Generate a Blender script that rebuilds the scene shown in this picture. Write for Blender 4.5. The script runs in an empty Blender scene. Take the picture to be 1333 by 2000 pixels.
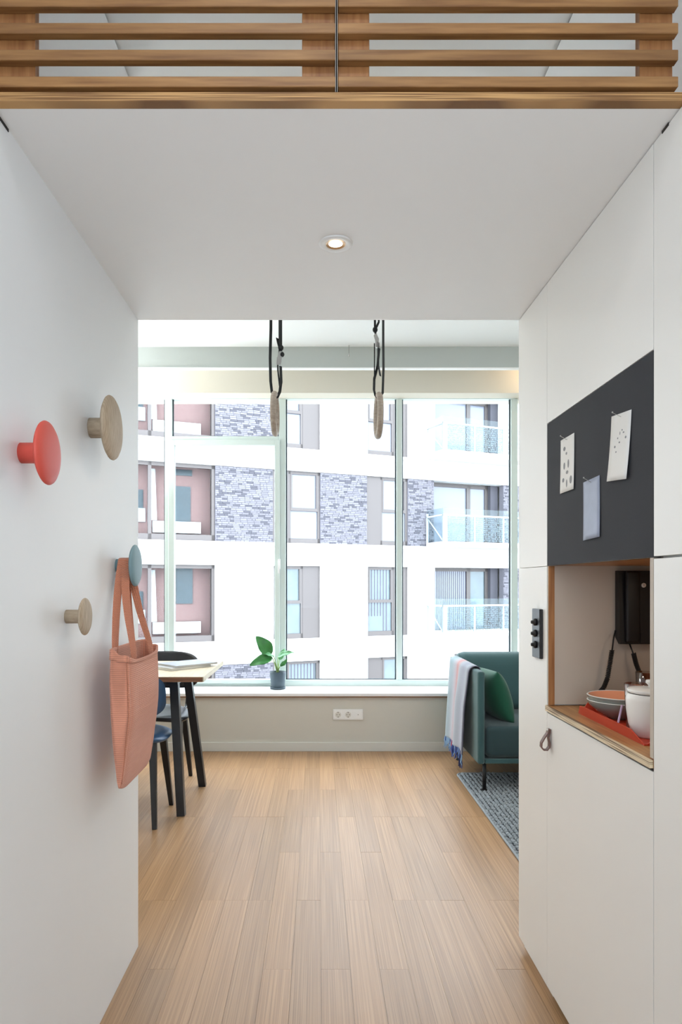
import bpy, bmesh, math, random
from mathutils import Vector, Matrix, noise
R = random.Random(7)
C = bpy.context.scene.collection
sc = bpy.context.scene
PI = math.pi

# ------------------------------------------------------------------ camera, light, exposure
EYE = 1.22                                   # camera height, corridor runs along +Y
cd = bpy.data.cameras.new('camera'); cam = bpy.data.objects.new('camera', cd); C.objects.link(cam)
cam.location = (0, 0, EYE); cam.rotation_euler = (PI/2, 0, 0)
cd.sensor_width = 36; cd.lens = 24; cd.shift_x = 44.5/2000; cd.shift_y = 141/2000; cd.clip_start = .05
sc.camera = cam

w = bpy.data.worlds.new('overcast_sky'); sc.world = w; w.use_nodes = True
bg = w.node_tree.nodes['Background']
bg.inputs[0].default_value = (.80, .91, 1.0, 1); bg.inputs[1].default_value = 9.5

def lamp(name, kind, loc, power, col, size=.1, rot=(0, 0, 0), spot=None, blend=.6, size_y=None):
    l = bpy.data.lights.new(name, kind); l.energy = power; l.color = col
    if kind == 'AREA':
        l.size = size
        if size_y: l.shape = 'RECTANGLE'; l.size_y = size_y
        else: l.shape = 'DISK'
    else:
        l.shadow_soft_size = size
    if kind == 'SPOT': l.spot_size = spot; l.spot_blend = blend
    o = bpy.data.objects.new(name, l); o.location = loc; o.rotation_euler = rot; C.objects.link(o)
    return o
sc.view_settings.view_transform = 'Standard'; sc.view_settings.look = 'None'
sc.view_settings.exposure = 0.08; sc.view_settings.gamma = 1; sc.view_settings.use_curve_mapping = False

# ------------------------------------------------------------------ materials
def lin(c):
    return tuple(((v/255)/12.92 if v/255 <= .04045 else ((v/255+.055)/1.055)**2.4) for v in c)
def lk(t, a, b): t.links.new(a, b)
def mat(name, col, rough=.5, metal=0, spec=.5, bump=0, bscale=200, var=0, vscale=5, trans=0, sheen=0, coat=0):
    m = bpy.data.materials.new(name); m.use_nodes = True; t = m.node_tree; b = t.nodes['Principled BSDF']
    c = lin(col); b.inputs['Base Color'].default_value = (*c, 1)
    b.inputs['Roughness'].default_value = rough; b.inputs['Metallic'].default_value = metal
    b.inputs['Specular IOR Level'].default_value = spec
    if sheen: b.inputs['Sheen Weight'].default_value = sheen
    if coat: b.inputs['Coat Weight'].default_value = coat
    if trans: b.inputs['Transmission Weight'].default_value = trans
    g = t.nodes.new('ShaderNodeNewGeometry')
    if var:
        n = t.nodes.new('ShaderNodeTexNoise'); n.inputs['Scale'].default_value = vscale; n.inputs['Detail'].default_value = 4
        lk(t, g.outputs['Position'], n.inputs['Vector'])
        mx = t.nodes.new('ShaderNodeMix'); mx.data_type = 'RGBA'
        mx.inputs[6].default_value = (*[v*(1-var) for v in c], 1); mx.inputs[7].default_value = (*[min(1, v*(1+var)) for v in c], 1)
        lk(t, n.outputs['Fac'], mx.inputs[0]); lk(t, mx.outputs[2], b.inputs['Base Color'])
    if bump:
        n = t.nodes.new('ShaderNodeTexNoise'); n.inputs['Scale'].default_value = bscale; n.inputs['Detail'].default_value = 3
        lk(t, g.outputs['Position'], n.inputs['Vector'])
        bp = t.nodes.new('ShaderNodeBump'); bp.inputs['Strength'].default_value = bump; bp.inputs['Distance'].default_value = .002
        lk(t, n.outputs['Fac'], bp.inputs['Height']); lk(t, bp.outputs[0], b.inputs['Normal'])
    return m
def streak_mat(name, c1, c2, scale, rough=.5, rnd=.15, detail=3, ramp=(.3, .7), spec=.5, bump=.1, c3=None):
    """wood-like grain: noise stretched by the per-axis scale; each object gets its own tint"""
    m = bpy.data.materials.new(name); m.use_nodes = True; t = m.node_tree; b = t.nodes['Principled BSDF']
    b.inputs['Roughness'].default_value = rough; b.inputs['Specular IOR Level'].default_value = spec
    g = t.nodes.new('ShaderNodeNewGeometry'); oi = t.nodes.new('ShaderNodeObjectInfo')
    mp = t.nodes.new('ShaderNodeMapping'); mp.inputs['Scale'].default_value = scale
    sh = t.nodes.new('ShaderNodeVectorMath'); sh.operation = 'MULTIPLY_ADD'
    sh.inputs[1].default_value = (17, 17, 17)
    cmb = t.nodes.new('ShaderNodeCombineXYZ')
    for i in range(3): lk(t, oi.outputs['Random'], cmb.inputs[i])
    lk(t, cmb.outputs[0], sh.inputs[0]); lk(t, g.outputs['Position'], sh.inputs[2])
    lk(t, sh.outputs[0], mp.inputs['Vector'])
    n = t.nodes.new('ShaderNodeTexNoise'); n.inputs['Scale'].default_value = 1; n.inputs['Detail'].default_value = detail
    lk(t, mp.outputs[0], n.inputs['Vector'])
    r = t.nodes.new('ShaderNodeValToRGB'); e = r.color_ramp.elements
    e[0].position = ramp[0]; e[1].position = ramp[1]; e[0].color = (*lin(c1), 1); e[1].color = (*lin(c2), 1)
    if c3: q = e.new((ramp[0]+ramp[1])/2); q.color = (*lin(c3), 1)
    lk(t, n.outputs['Fac'], r.inputs[0])
    hs = t.nodes.new('ShaderNodeHueSaturation')
    ma = t.nodes.new('ShaderNodeMath'); ma.operation = 'MULTIPLY_ADD'; ma.inputs[1].default_value = rnd; ma.inputs[2].default_value = 1-rnd/2
    lk(t, oi.outputs['Random'], ma.inputs[0]); lk(t, ma.outputs[0], hs.inputs['Value']); lk(t, r.outputs[0], hs.inputs['Color'])
    lk(t, hs.outputs[0], b.inputs['Base Color'])
    if bump:
        bp = t.nodes.new('ShaderNodeBump'); bp.inputs['Strength'].default_value = bump; bp.inputs['Distance'].default_value = .001
        lk(t, n.outputs['Fac'], bp.inputs['Height']); lk(t, bp.outputs[0], b.inputs['Normal'])
    return m
def glass_mat(name, tint=(1, 1, 1), fac=.08, rough=0, k=.8):
    m = bpy.data.materials.new(name); m.use_nodes = True; t = m.node_tree
    t.nodes.remove(t.nodes['Principled BSDF']); out = t.nodes['Material Output']
    tr = t.nodes.new('ShaderNodeBsdfTransparent'); tr.inputs[0].default_value = (*tint, 1)
    gl = t.nodes.new('ShaderNodeBsdfGlossy'); gl.inputs['Roughness'].default_value = rough
    fr = t.nodes.new('ShaderNodeFresnel'); fr.inputs[0].default_value = 1.3
    mu = t.nodes.new('ShaderNodeMath'); mu.operation = 'MULTIPLY_ADD'; mu.inputs[1].default_value = k; mu.inputs[2].default_value = fac*.3; mu.use_clamp = True
    lk(t, fr.outputs[0], mu.inputs[0])
    mx = t.nodes.new('ShaderNodeMixShader'); lk(t, mu.outputs[0], mx.inputs[0])
    lk(t, tr.outputs[0], mx.inputs[1]); lk(t, gl.outputs[0], mx.inputs[2]); lk(t, mx.outputs[0], out.inputs[0])
    return m
def emit_mat(name, col, s):
    m = bpy.data.materials.new(name); m.use_nodes = True; b = m.node_tree.nodes['Principled BSDF']
    b.inputs['Base Color'].default_value = (*col, 1); b.inputs['Emission Color'].default_value = (*col, 1); b.inputs['Emission Strength'].default_value = s
    return m
def wave_bump_mat(name, col, rough, scale, axis_mix=(1, 1, 1), strength=.5, sheen=.3, stripes=None):
    """woven cloth: two crossed wave bands as relief; stripes = [(position along Y, colour)...]"""
    m = mat(name, col, rough, sheen=sheen, spec=.15); t = m.node_tree; b = t.nodes['Principled BSDF']
    g = t.nodes.new('ShaderNodeNewGeometry')
    mp = t.nodes.new('ShaderNodeMapping'); mp.inputs['Scale'].default_value = axis_mix
    lk(t, g.outputs['Position'], mp.inputs['Vector'])
    w1 = t.nodes.new('ShaderNodeTexWave'); w1.bands_direction = 'Z'; w1.inputs['Scale'].default_value = scale; w1.inputs['Distortion'].default_value = .6
    w2 = t.nodes.new('ShaderNodeTexWave'); w2.bands_direction = 'Y'; w2.inputs['Scale'].default_value = scale; w2.inputs['Distortion'].default_value = .6
    lk(t, mp.outputs[0], w1.inputs['Vector']); lk(t, mp.outputs[0], w2.inputs['Vector'])
    mu = t.nodes.new('ShaderNodeMath'); mu.operation = 'ADD'; lk(t, w1.outputs['Fac'], mu.inputs[0]); lk(t, w2.outputs['Fac'], mu.inputs[1])
    bp = t.nodes.new('ShaderNodeBump'); bp.inputs['Strength'].default_value = strength; bp.inputs['Distance'].default_value = .002
    lk(t, mu.outputs[0], bp.inputs['Height']); lk(t, bp.outputs[0], b.inputs['Normal'])
    c = lin(col)
    if not stripes:
        mx = t.nodes.new('ShaderNodeMix'); mx.data_type = 'RGBA'
        mx.inputs[6].default_value = (*[v*.72 for v in c], 1); mx.inputs[7].default_value = (*[min(1, v*1.15) for v in c], 1)
        dv = t.nodes.new('ShaderNodeMath'); dv.operation = 'MULTIPLY'; dv.inputs[1].default_value = .5; lk(t, mu.outputs[0], dv.inputs[0])
        lk(t, dv.outputs[0], mx.inputs[0]); lk(t, mx.outputs[2], b.inputs['Base Color'])
    else:
        sp = t.nodes.new('ShaderNodeSeparateXYZ'); lk(t, g.outputs['Position'], sp.inputs[0])
        mr = t.nodes.new('ShaderNodeMapRange'); mr.inputs[1].default_value = stripes[0]; mr.inputs[2].default_value = stripes[1]
        lk(t, sp.outputs[1], mr.inputs[0])
        rp = t.nodes.new('ShaderNodeValToRGB'); e = rp.color_ramp.elements
        pts = stripes[2]
        e[0].position = pts[0][0]; e[0].color = (*lin(pts[0][1]), 1); e[1].position = pts[-1][0]; e[1].color = (*lin(pts[-1][1]), 1)
        for p, cc in pts[1:-1]: q = e.new(p); q.color = (*lin(cc), 1)
        lk(t, mr.outputs[0], rp.inputs[0]); lk(t, rp.outputs[0], b.inputs['Base Color'])
    return m

M = {}
M['white'] = mat('white_laminate', (241, 242, 243), .45, var=.02, vscale=2)
M['whitecab'] = mat('white_cabinet', (238, 235, 230), .42, var=.02, vscale=2)
M['ceil'] = mat('ceiling_paint', (240, 242, 241), .8, bump=.05, bscale=400)
M['loft'] = mat('loft_board', (242, 242, 241), .45, var=.02, vscale=1.5)
M['wall'] = mat('wall_paint', (206, 203, 193), .8, bump=.08, bscale=300)
M['bulk'] = mat('bulkhead_paint', (186, 192, 188), .8)
M['cream'] = mat('blind_cream', (228, 222, 208), .8)
M['base'] = mat('baseboard_paint', (214, 212, 204), .5)
M['wframe'] = mat('window_frame_paint', (214, 227, 223), .35)
M['gasket'] = mat('gasket', (60, 72, 80), .6)
M['sill'] = mat('sill_white', (240, 240, 240), .3)
M['dark'] = mat('dark_gap', (38, 32, 28), .8)
M['glass'] = glass_mat('window_glass', (1, 1, 1), 0, 0, .12)
M['clear'] = glass_mat('clear_glass', (.95, .95, .95), .6, .02, .7)
M['oak'] = streak_mat('oak', (122, 82, 44), (164, 120, 72), (6, 90, 90), .5, .22, 5, bump=.15)
M['oakv'] = streak_mat('oak_vertical', (136, 86, 46), (170, 118, 70), (90, 90, 6), .5, .2, 5, bump=.15)
M['oaky'] = streak_mat('oak_worktop', (150, 104, 58), (190, 142, 88), (90, 6, 90), .4, .1, 5, bump=.15)
M['ply'] = streak_mat('plywood_layers', (122, 84, 46), (190, 146, 92), (5, 5, 420), .6, .05, 1, (.4, .6), bump=.2)
M['plyl'] = streak_mat('pale_plywood_layers', (118, 92, 66), (222, 202, 168), (5, 5, 520), .6, .05, 1, (.42, .58), bump=.2)
M['bamboo'] = streak_mat('bamboo', (128, 94, 64), (190, 154, 115), (330, 1.6, 330), .34, .20, 4, (.17, .83), spec=.5, bump=.03, c3=(162, 125, 89))
M['metal'] = mat('brushed_metal', (190, 190, 188), .3, 1)
M['alu'] = mat('aluminium', (150, 148, 144), .4, .6)
M['white_pl'] = mat('white_plastic', (238, 238, 236), .35)
M['black'] = mat('black_webbing', (26, 28, 30), .8, bump=.3, bscale=900)
M['blackp'] = mat('black_plastic', (16, 16, 18), .5)
M['blackw'] = mat('black_lacquer', (24, 24, 28), .35, bump=.05)
M['navy'] = mat('navy_shell', (38, 74, 112), .4)
M['blks'] = mat('black_shell', (30, 30, 36), .35)
M['board'] = mat('pinboard_felt', (44, 45, 50), .85, bump=.2, bscale=700, var=.06, vscale=9)
M['coral'] = mat('coral_paint', (220, 88, 74), .5)
M['ringwood'] = streak_mat('ring_wood', (150, 136, 122), (176, 162, 148), (40, 40, 120), .6, .05, 4, bump=.2)
M['ashwood'] = streak_mat('ash_wood', (166, 146, 122), (196, 178, 154), (40, 260, 30), .6, .1, 4, bump=.2)
M['blueg'] = mat('blue_grey_paint', (120, 150, 158), .5)
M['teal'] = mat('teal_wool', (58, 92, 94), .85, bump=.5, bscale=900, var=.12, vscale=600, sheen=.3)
M['tealshade'] = mat('teal_wool_shaded', (42, 66, 70), .85, bump=.5, bscale=900, var=.12, vscale=600, sheen=.3)  # darker copy of the teal wool, seat-front shade put into the colour
M['emerald'] = mat('emerald_wool', (10, 86, 62), .8, bump=.4, bscale=900, var=.1, vscale=500, sheen=.3)
M['leather'] = mat('leather', (110, 76, 66), .5, bump=.3, bscale=800)
M['tray'] = mat('red_tray', (206, 66, 40), .4)
M['peach'] = mat('peach_glaze_and_reflection', (240, 164, 128), .2, coat=.5)
M['bowl'] = mat('grey_green_glaze', (136, 142, 134), .25, coat=.5)
M['porc'] = mat('porcelain', (236, 232, 226), .25)
M['paper'] = mat('card_paper', (232, 230, 226), .8)
M['ink'] = mat('grey_ink', (140, 140, 142), .8)
M['lining'] = mat('niche_lining', (190, 177, 162), .6)
M['pot'] = mat('blue_grey_pot', (72, 88, 100), .5)
M['soil'] = mat('soil', (50, 38, 30), .9, bump=.8, bscale=200)
M['leaf'] = mat('leaf', (58, 132, 62), .35, var=.35, vscale=25)
M['leafl'] = mat('leaf_pale', (108, 170, 120), .35, var=.25, vscale=25)
M['stem'] = mat('stem', (150, 178, 110), .5)
M['lilac'] = mat('lilac_handle', (196, 170, 200), .4)
M['tabletop'] = streak_mat('tabletop_birch', (196, 180, 150), (216, 202, 174), (90, 6, 90), .35, .03, 3, bump=.03)
M['tedge'] = streak_mat('tabletop_edge', (104, 66, 42), (146, 100, 68), (8, 8, 200), .5, .03, 3)
M['mag1'] = mat('magazine_cover', (160, 165, 178), .3, var=.14, vscale=14)
M['mag2'] = mat('magazine_cover_pale', (170, 168, 166), .35, var=.06, vscale=9)
M['pages'] = mat('pages', (222, 218, 208), .8)
M['bag'] = wave_bump_mat('bag_waffle', (226, 156, 130), .9, 62, (1, 1, 1), .4)
M['strap'] = wave_bump_mat('bag_strap', (208, 134, 104), .9, 90, (1, 1, 1), .6)
bl = (172, 179, 188)
M['blanket'] = wave_bump_mat('throw_wool', bl, .9, 120, (1, 1, 1), .4, .5, (4.08, 4.7, [
    (0, (84, 84, 102)), (.05, (105, 103, 121)), (.14, bl), (.28, (154, 156, 174)), (.42, bl), (.5, (195, 158, 161)), (.56, (198, 132, 128)), (.62, (188, 167, 176)), (.72, bl), (.85, (140, 167, 176)), (1, (167, 179, 188))]))
M['fr1'] = mat('fringe_blue', (70, 92, 160), .9); M['fr2'] = mat('fringe_red', (206, 76, 84), .9); M['fr3'] = mat('fringe_pale', (150, 184, 216), .9); M['fr4'] = mat('fringe_navy', (44, 52, 96), .9)
M['rug1'] = mat('rug_yarn', (150, 156, 160), .95, var=.25, vscale=90, bump=.5, bscale=600)
M['rugb'] = mat('rug_base', (50, 54, 60), .95)
# exterior
M['xwhite'] = mat('exterior_render', (188, 187, 185), .8, var=.02, vscale=1)
M['xmetal'] = mat('bronze_cladding', (74, 68, 67), .5, .0, var=.05, vscale=1)
M['xgroove'] = mat('render_joint', (150, 148, 146), .8)
for i, c in enumerate([(92, 90, 97), (66, 65, 72), (100, 98, 105)]): M['brick%d' % i] = mat('grey_brick_%s' % 'abc'[i], c, .9)
M['mortar'] = mat('mortar', (98, 96, 103), .9)
M['redb'] = mat('red_brick_reflection', (114, 88, 84), .9, var=.12, vscale=7)
M['xteal'] = mat('teal_window_reflection', (30, 44, 50), .3, var=.3, vscale=2)
M['xpane'] = mat('far_window_pane', (104, 108, 120), .1, var=.06, vscale=.8)  # pale base colour carries the sky reflection of the panes
M['xpaneb'] = mat('far_window_pane_blue', (80, 92, 98), .1, var=.3, vscale=3)
M['xrail'] = mat('balcony_white', (146, 152, 154), .5)
M['xblind'] = mat('blind_slat', (70, 68, 80), .6)
M['xdots'] = glass_mat('balustrade_glass', (.90, .96, .97), .05, .1, .25)
M['xdot'] = mat('balustrade_print', (84, 100, 108), .6)
M['street'] = mat('street', (120, 120, 118), .9)
M['lens'] = emit_mat('lamp_lens', (1, .86, .66), 9)
M['warm_refl'] = mat('lamp_reflector', (196, 160, 120), .3, .6)

# ------------------------------------------------------------------ mesh helpers
class MB:
    def __init__(s): s.v = []; s.f = []; s.mi = []; s.sm = []
    def add(s, vs, fs, mi=0, sm=False):
        o = len(s.v); s.v += [tuple(v) for v in vs]
        s.f += [tuple(i+o for i in f) for f in fs]; s.mi += [mi]*len(fs); s.sm += [sm]*len(fs); return s
    def box(s, x0, x1, y0, y1, z0, z1, mi=0, bev=0):
        if x0 > x1: x0, x1 = x1, x0
        if y0 > y1: y0, y1 = y1, y0
        if z0 > z1: z0, z1 = z1, z0
        if bev:
            bm = bmesh.new(); bmesh.ops.create_cube(bm, size=1)
            for v in bm.verts: v.co = Vector((x0+(v.co.x+.5)*(x1-x0), y0+(v.co.y+.5)*(y1-y0), z0+(v.co.z+.5)*(z1-z0)))
            bmesh.ops.bevel(bm, geom=bm.edges[:], offset=bev, segments=3 if bev > .004 else 1, affect='EDGES', profile=.5)
            bm.verts.index_update()
            s.add([v.co[:] for v in bm.verts], [[v.index for v in f.verts] for f in bm.faces], mi, bev > .004); bm.free(); return s
        v = [(x, y, z) for x in (x0, x1) for y in (y0, y1) for z in (z0, z1)]
        return s.add(v, [(0, 1, 3, 2), (4, 6, 7, 5), (0, 4, 5, 1), (2, 3, 7, 6), (0, 2, 6, 4), (1, 5, 7, 3)], mi)
    def tube(s, pts, r, n=10, mi=0, caps=True, sq=False, twist=0):
        pts = [Vector(p) for p in pts]; rr = r if isinstance(r, (list, tuple)) else [r]*len(pts)
        vs = []; prev = None
        for i, p in enumerate(pts):
            d = (pts[min(i+1, len(pts)-1)]-pts[max(i-1, 0)]).normalized()
            if prev is None:
                a = d.cross(Vector((0, 1, 0))) if abs(d.y) < .9 else d.cross(Vector((1, 0, 0)))
            else: a = prev-d*prev.dot(d)
            a.normalize(); b = d.cross(a); prev = a
            for k in range(n):
                t = 2*PI*k/n+twist; c_ = math.cos(t); s_ = math.sin(t)
                vs.append(p+a*c_*rr[i]+b*s_*rr[i])
        fs = []
        for i in range(len(pts)-1):
            for k in range(n):
                k2 = (k+1) % n; fs.append((i*n+k, i*n+k2, (i+1)*n+k2, (i+1)*n+k))
        if caps: fs.append(tuple(range(n))[::-1]); fs.append(tuple(range((len(pts)-1)*n, len(pts)*n)))
        return s.add(vs, fs, mi, n > 5)
    def lathe(s, prof, c, axis='Z', n=32, mi=0, close=True):
        """prof: (radius, height) pairs"""
        vs = []
        for r, h in prof:
            for k in range(n):
                t = 2*PI*k/n; a = r*math.cos(t); b = r*math.sin(t)
                vs.append({'Z': (c[0]+a, c[1]+b, c[2]+h), 'X': (c[0]+h, c[1]+a, c[2]+b), 'Y': (c[0]+b, c[1]+h, c[2]+a)}[axis])
        fs = []
        for i in range(len(prof)-1):
            for k in range(n):
                k2 = (k+1) % n; fs.append((i*n+k, i*n+k2, (i+1)*n+k2, (i+1)*n+k))
        s.add(vs, fs, mi, True)
        if close:
            o = len(s.v)-len(vs)
            s.f += [tuple(range(o, o+n))[::-1], tuple(range(o+(len(prof)-1)*n, o+len(prof)*n))]; s.mi += [mi]*2; s.sm += [False]*2
        return s
    def grid(s, fn, nu, nv, mi=0, closeu=False):
        vs = [fn(i/(nu-(0 if closeu else 1)), j/(nv-1)) for j in range(nv) for i in range(nu)]
        fs = []
        for j in range(nv-1):
            for i in range(nu if closeu else nu-1):
                i2 = (i+1) % nu; fs.append((j*nu+i, j*nu+i2, (j+1)*nu+i2, (j+1)*nu+i))
        return s.add(vs, fs, mi, True)
    def prism(s, poly, d, mi=0):
        """poly: 3D points of a planar outline, d: extrusion vector"""
        n = len(poly); d = Vector(d); a = [Vector(p) for p in poly]; vs = a+[p+d for p in a]
        fs = [tuple(range(n)), tuple(range(n, 2*n))[::-1]]+[(i, i+n, (i+1) % n+n, (i+1) % n) for i in range(n)]
        return s.add(vs, fs, mi)
    def ribbon(s, pts, wv, th, mi=0):
        pts = [Vector(p) for p in pts]; n = len(pts)
        if not isinstance(wv, list): wv = [wv]*n
        vs = []
        for i, p in enumerate(pts):
            d = (pts[min(i+1, n-1)]-pts[max(i-1, 0)]).normalized(); w_ = Vector(wv[i]); nn = d.cross(w_).normalized()*th/2
            vs += [p-w_/2-nn, p+w_/2-nn, p+w_/2+nn, p-w_/2+nn]
        fs = []
        for i in range(n-1):
            for k in range(4): k2 = (k+1) % 4; fs.append((i*4+k, i*4+k2, i*4+4+k2, i*4+4+k))
        fs += [(3, 2, 1, 0), tuple(range((n-1)*4, n*4))]
        return s.add(vs, fs, mi)
ORG = {}
def P(name, mb, mats, parent=None, world=True, fix=True, smooth=None):
    """link the collected shapes as one mesh object under parent"""
    me = bpy.data.meshes.new(name)
    o0 = ORG.get(parent.name, Vector((0, 0, 0))) if (parent and world) else Vector((0, 0, 0))
    me.from_pydata([(v[0]-o0[0], v[1]-o0[1], v[2]-o0[2]) for v in mb.v], [], mb.f)
    if not isinstance(mats, (list, tuple)): mats = [mats]
    for m_ in mats: me.materials.append(m_)
    me.polygons.foreach_set('material_index', mb.mi)
    me.polygons.foreach_set('use_smooth', [bool(x) if smooth is None else smooth for x in mb.sm])
    if fix:
        bm = bmesh.new(); bm.from_mesh(me); bmesh.ops.recalc_face_normals(bm, faces=bm.faces); bm.to_mesh(me); bm.free()
    o = bpy.data.objects.new(name, me); C.objects.link(o)
    if parent: o.parent = parent; ORG[o.name] = o0
    else: ORG[o.name] = Vector((0, 0, 0))
    return o
def tag(o, label=None, cat=None, group=None, kind=None):
    if label: o['label'] = label
    if cat: o['category'] = cat
    if group: o['group'] = group
    if kind: o['kind'] = kind
    return o
def thing(name, label, cat, loc=(0, 0, 0), rz=0, group=None, kind=None):
    o = bpy.data.objects.new(name, None); C.objects.link(o); o.location = loc; o.rotation_euler = (0, 0, rz); o.empty_display_size = .05
    ORG[o.name] = Vector(loc); return tag(o, label, cat, group, kind)
def solid(o, th, off=0):
    md = o.modifiers.new('thick', 'SOLIDIFY'); md.thickness = th; md.offset = off; return o
def subs(o, n=1):
    md = o.modifiers.new('sub', 'SUBSURF'); md.levels = n; md.render_levels = n; return o
def B(*a, **k): return MB().box(*a, **k)

# ------------------------------------------------------------------ main dimensions (metres)
XL, XR = -.607, .676            # corridor faces
YL0, YE = 1.258, 2.30           # loft front edge, corridor end
ZU = 2.11                       # loft underside
ZC = 2.90                       # ceiling
YW = 4.99                       # wall below the window
YG = 5.33                       # window frame face
RL, RR = -2.3, 2.6              # room side walls
S = 'structure'
def X(px, y): return (px-622)/1333*y
def Z(py, y): return EYE-(py-1141)/1333*y

# ------------------------------------------------------------------ setting
fl = P('floor', B(RL-.1, RR+.1, -1.7, YW+.1, -.12, -.012), M['dark']); tag(fl, 'pale bamboo plank floor', None, kind=S)
pw, pl = .0925, .944; k = 0; ncol = int((RR-RL)/pw)+2
off0 = 0.009
for i in range(-26, 30):
    x0 = off0+i*pw; x1 = x0+pw
    o_ = R.choice([0, .5])
    if i % 2: o_ = 0.5-o_ if R.random() < .3 else .5
    else: o_ = 0 if R.random() < .8 else .5
    for j in range(-5, 5):
        y0 = 2.163+(j+o_)*pl; y1 = y0+pl
        incorr = x1 > XL+.004 and x0 < XR+.05
        lo = -1.2 if incorr else YE
        a, b = max(y0, lo), min(y1, YW)
        if b-a < .02: continue
        xa, xb = x0, x1
        if b <= YE+.001: xa, xb = max(x0, XL), min(x1, XR+.06)
        xa, xb = max(xa, RL), min(xb, RR)
        if xb-xa < .01: continue
        dz = R.uniform(-.0003, .0002)
        P('floor_plank', B(xa+.0003, xb-.0003, a+.0004, b-.0004, -.014, dz), M['bamboo'], fl)

wl = P('wall_left', B(RL-.1, XL, -1.3, YE, 0, ZU+.02), M['white']); tag(wl, kind=S)
P('wall_left_upper', B(-2.4, -.625, -1.3, YE, ZU+.02, ZC-.011), M['white'], wl)
P('shadow_gap', B(-2.4, -.629, -1.3, YE, ZC-.011, ZC), M['dark'], wl)
P('corner_slot', B(XL-.002, XL+.0015, 1.262, 1.335, ZU-.006, ZU-.0005), M['dark'], wl)
wr = P('wall_right', B(XR+.55, RR+.1, -1.3, YE, 0, ZU+.02), M['whitecab']); tag(wr, kind=S)
P('wall_right_upper', B(.745, RR+.1, -1.3, YE, ZU+.02, ZC-.011), M['white'], wr)
P('shadow_gap', B(.749, RR+.1, -1.3, YE, ZC-.011, ZC), M['dark'], wr)
wb = P('wall_back', B(-1, 1.3, -1.42, -1.3, 0, ZC), M['wall']); tag(wb, kind=S)
d_ = P('door_1', B(-.45, .45, -1.3, -1.26, .005, 2.06), M['white']); tag(d_, kind=S)
P('door_handle', MB().tube([(-.38, -1.26, 1.02), (-.38, -1.21, 1.02), (-.27, -1.21, 1.02)], .009), M['metal'], d_)
ce = P('ceiling', B(RL-.1, RR+.1, -1.42, 5.5, ZC, ZC+.12), M['ceil']); tag(ce, kind=S)
wsl = P('wall_room_left', B(RL-.1, RL, YE, 5.5, 0, ZC), M['wall']); tag(wsl, kind=S)
wsr = P('wall_room_right', B(RR, RR+.1, YE, 5.5, 0, ZC), M['wall']); tag(wsr, kind=S)
# window wall: parapet, side pier, bulkhead
SILL = EYE-.795
ww = P('wall_window', B(RL, RR, YW, 5.5, -.1, SILL-.02), M['wall']); tag(ww, kind=S)
P('pier', B(1.62, RR, 5.18, 5.5, SILL-.02, ZC), M['wall'], ww)
P('head_wall', B(RL, RR, 5.18, 5.5, EYE+1.451, ZC), M['cream'], ww)
tb = P('trim_1', B(RL, RR, 4.83, 4.87, EYE+1.533, ZC), M['bulk']); tag(tb, kind=S)
P('trim_lip', B(RL, RR, 4.826, 4.874, EYE+1.527, EYE+1.533), M['white_pl'], tb)
bb = P('baseboard_window', B(RL, RR, YW-.012, YW, 0, .067, bev=.002), M['base']); tag(bb, kind=S)
P('baseboard_left', B(RL, RL+.012, YE, YW-.014, 0, .067), M['base']).__setitem__('kind', S)
P('baseboard_right', B(RR-.012, RR, YE, YW-.014, 0, .067), M['base']).__setitem__('kind', S)
ws = P('window_sill', B(RL, RR, YW-.022, YG+.02, SILL-.022, SILL, bev=.002), M['sill'])
tag(ws, 'long white window sill board below the big window', None, kind=S)
P('sill_edge', B(RL, RR, YW-.020, YW-.004, SILL-.030, SILL-.0225), M['tedge'], ws)

# the window itself
win = thing('window_1', None, None, (0, YG, SILL), kind=S)
def wf(name, px0, px1, z0, z1, y0=YG, y1=YG+.07, m=None, par=None, bev=.003):
    return P(name, B(X(px0, YG), X(px1, YG), y0, y1, z0, z1, bev=bev), m or M['wframe'], par or win)
ZT, ZB = EYE+1.47, SILL-.02
zs = Z(1328, YG)
wf('bottom_rail', 30, 1008, ZB, zs)
wf('head_rail', 30, 1008, Z(779, YG), ZT)
for a, b in ((322, 336), (545, 558.5), (775, 786), (999, 1012), (120, 132), (28, 42)): wf('mullion', a, b, zs, Z(779, YG))
wf('transom', 336, 545, Z(866, YG), Z(852, YG))
# opening sash, slightly proud
sash = thing('sash', None, None); sash.parent = None
sash_o = MB()
x0, x1, z0, z1 = X(330, YG), X(547, YG), Z(1334, YG), Z(860, YG); fw = .047
for a in ((x0, x0+fw, z0, z1), (x1-.040, x1, z0, z1), (x0+fw, x1-.040, z0, z0+.03), (x0+fw, x1-.040, z1-.042, z1)):
    sash_o.box(a[0], a[1], YG-.022, YG+.03, a[2], a[3], bev=.003)
bpy.data.objects.remove(sash)
so = P('sash_frame', sash_o, M['wframe'], win)
hb = MB().box(X(543, 5.3), X(548, 5.3), YG-.034, YG-.022, Z(1112, 5.3), Z(1092, 5.3), bev=.002).tube([(X(545.5, 5.3), YG-.034, Z(1096, 5.3)), (X(545.5, 5.3), YG-.06, Z(1096, 5.3)), (X(545.5, 5.3), YG-.06, Z(1120, 5.3))], .007)
P('sash_handle', hb, M['white_pl'], so)
def pane(px0, px1, zb, zt, y=YG+.035, gas=True, side='L'):
    xa, xb = X(px0, YG), X(px1, YG)
    p = P('pane', B(xa, xb, y, y+.006, zb, zt), M['glass'], win)
    g = MB(); e = .010
    g.box(xa, xa+e, y-.012, y, zb, zt); g.box(xb-e, xb, y-.012, y, zb, zt); g.box(xa, xb, y-.012, y, zb, zb+.006)
    P('gasket', g, M['gasket'], p)
zt = Z(779, YG)
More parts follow.
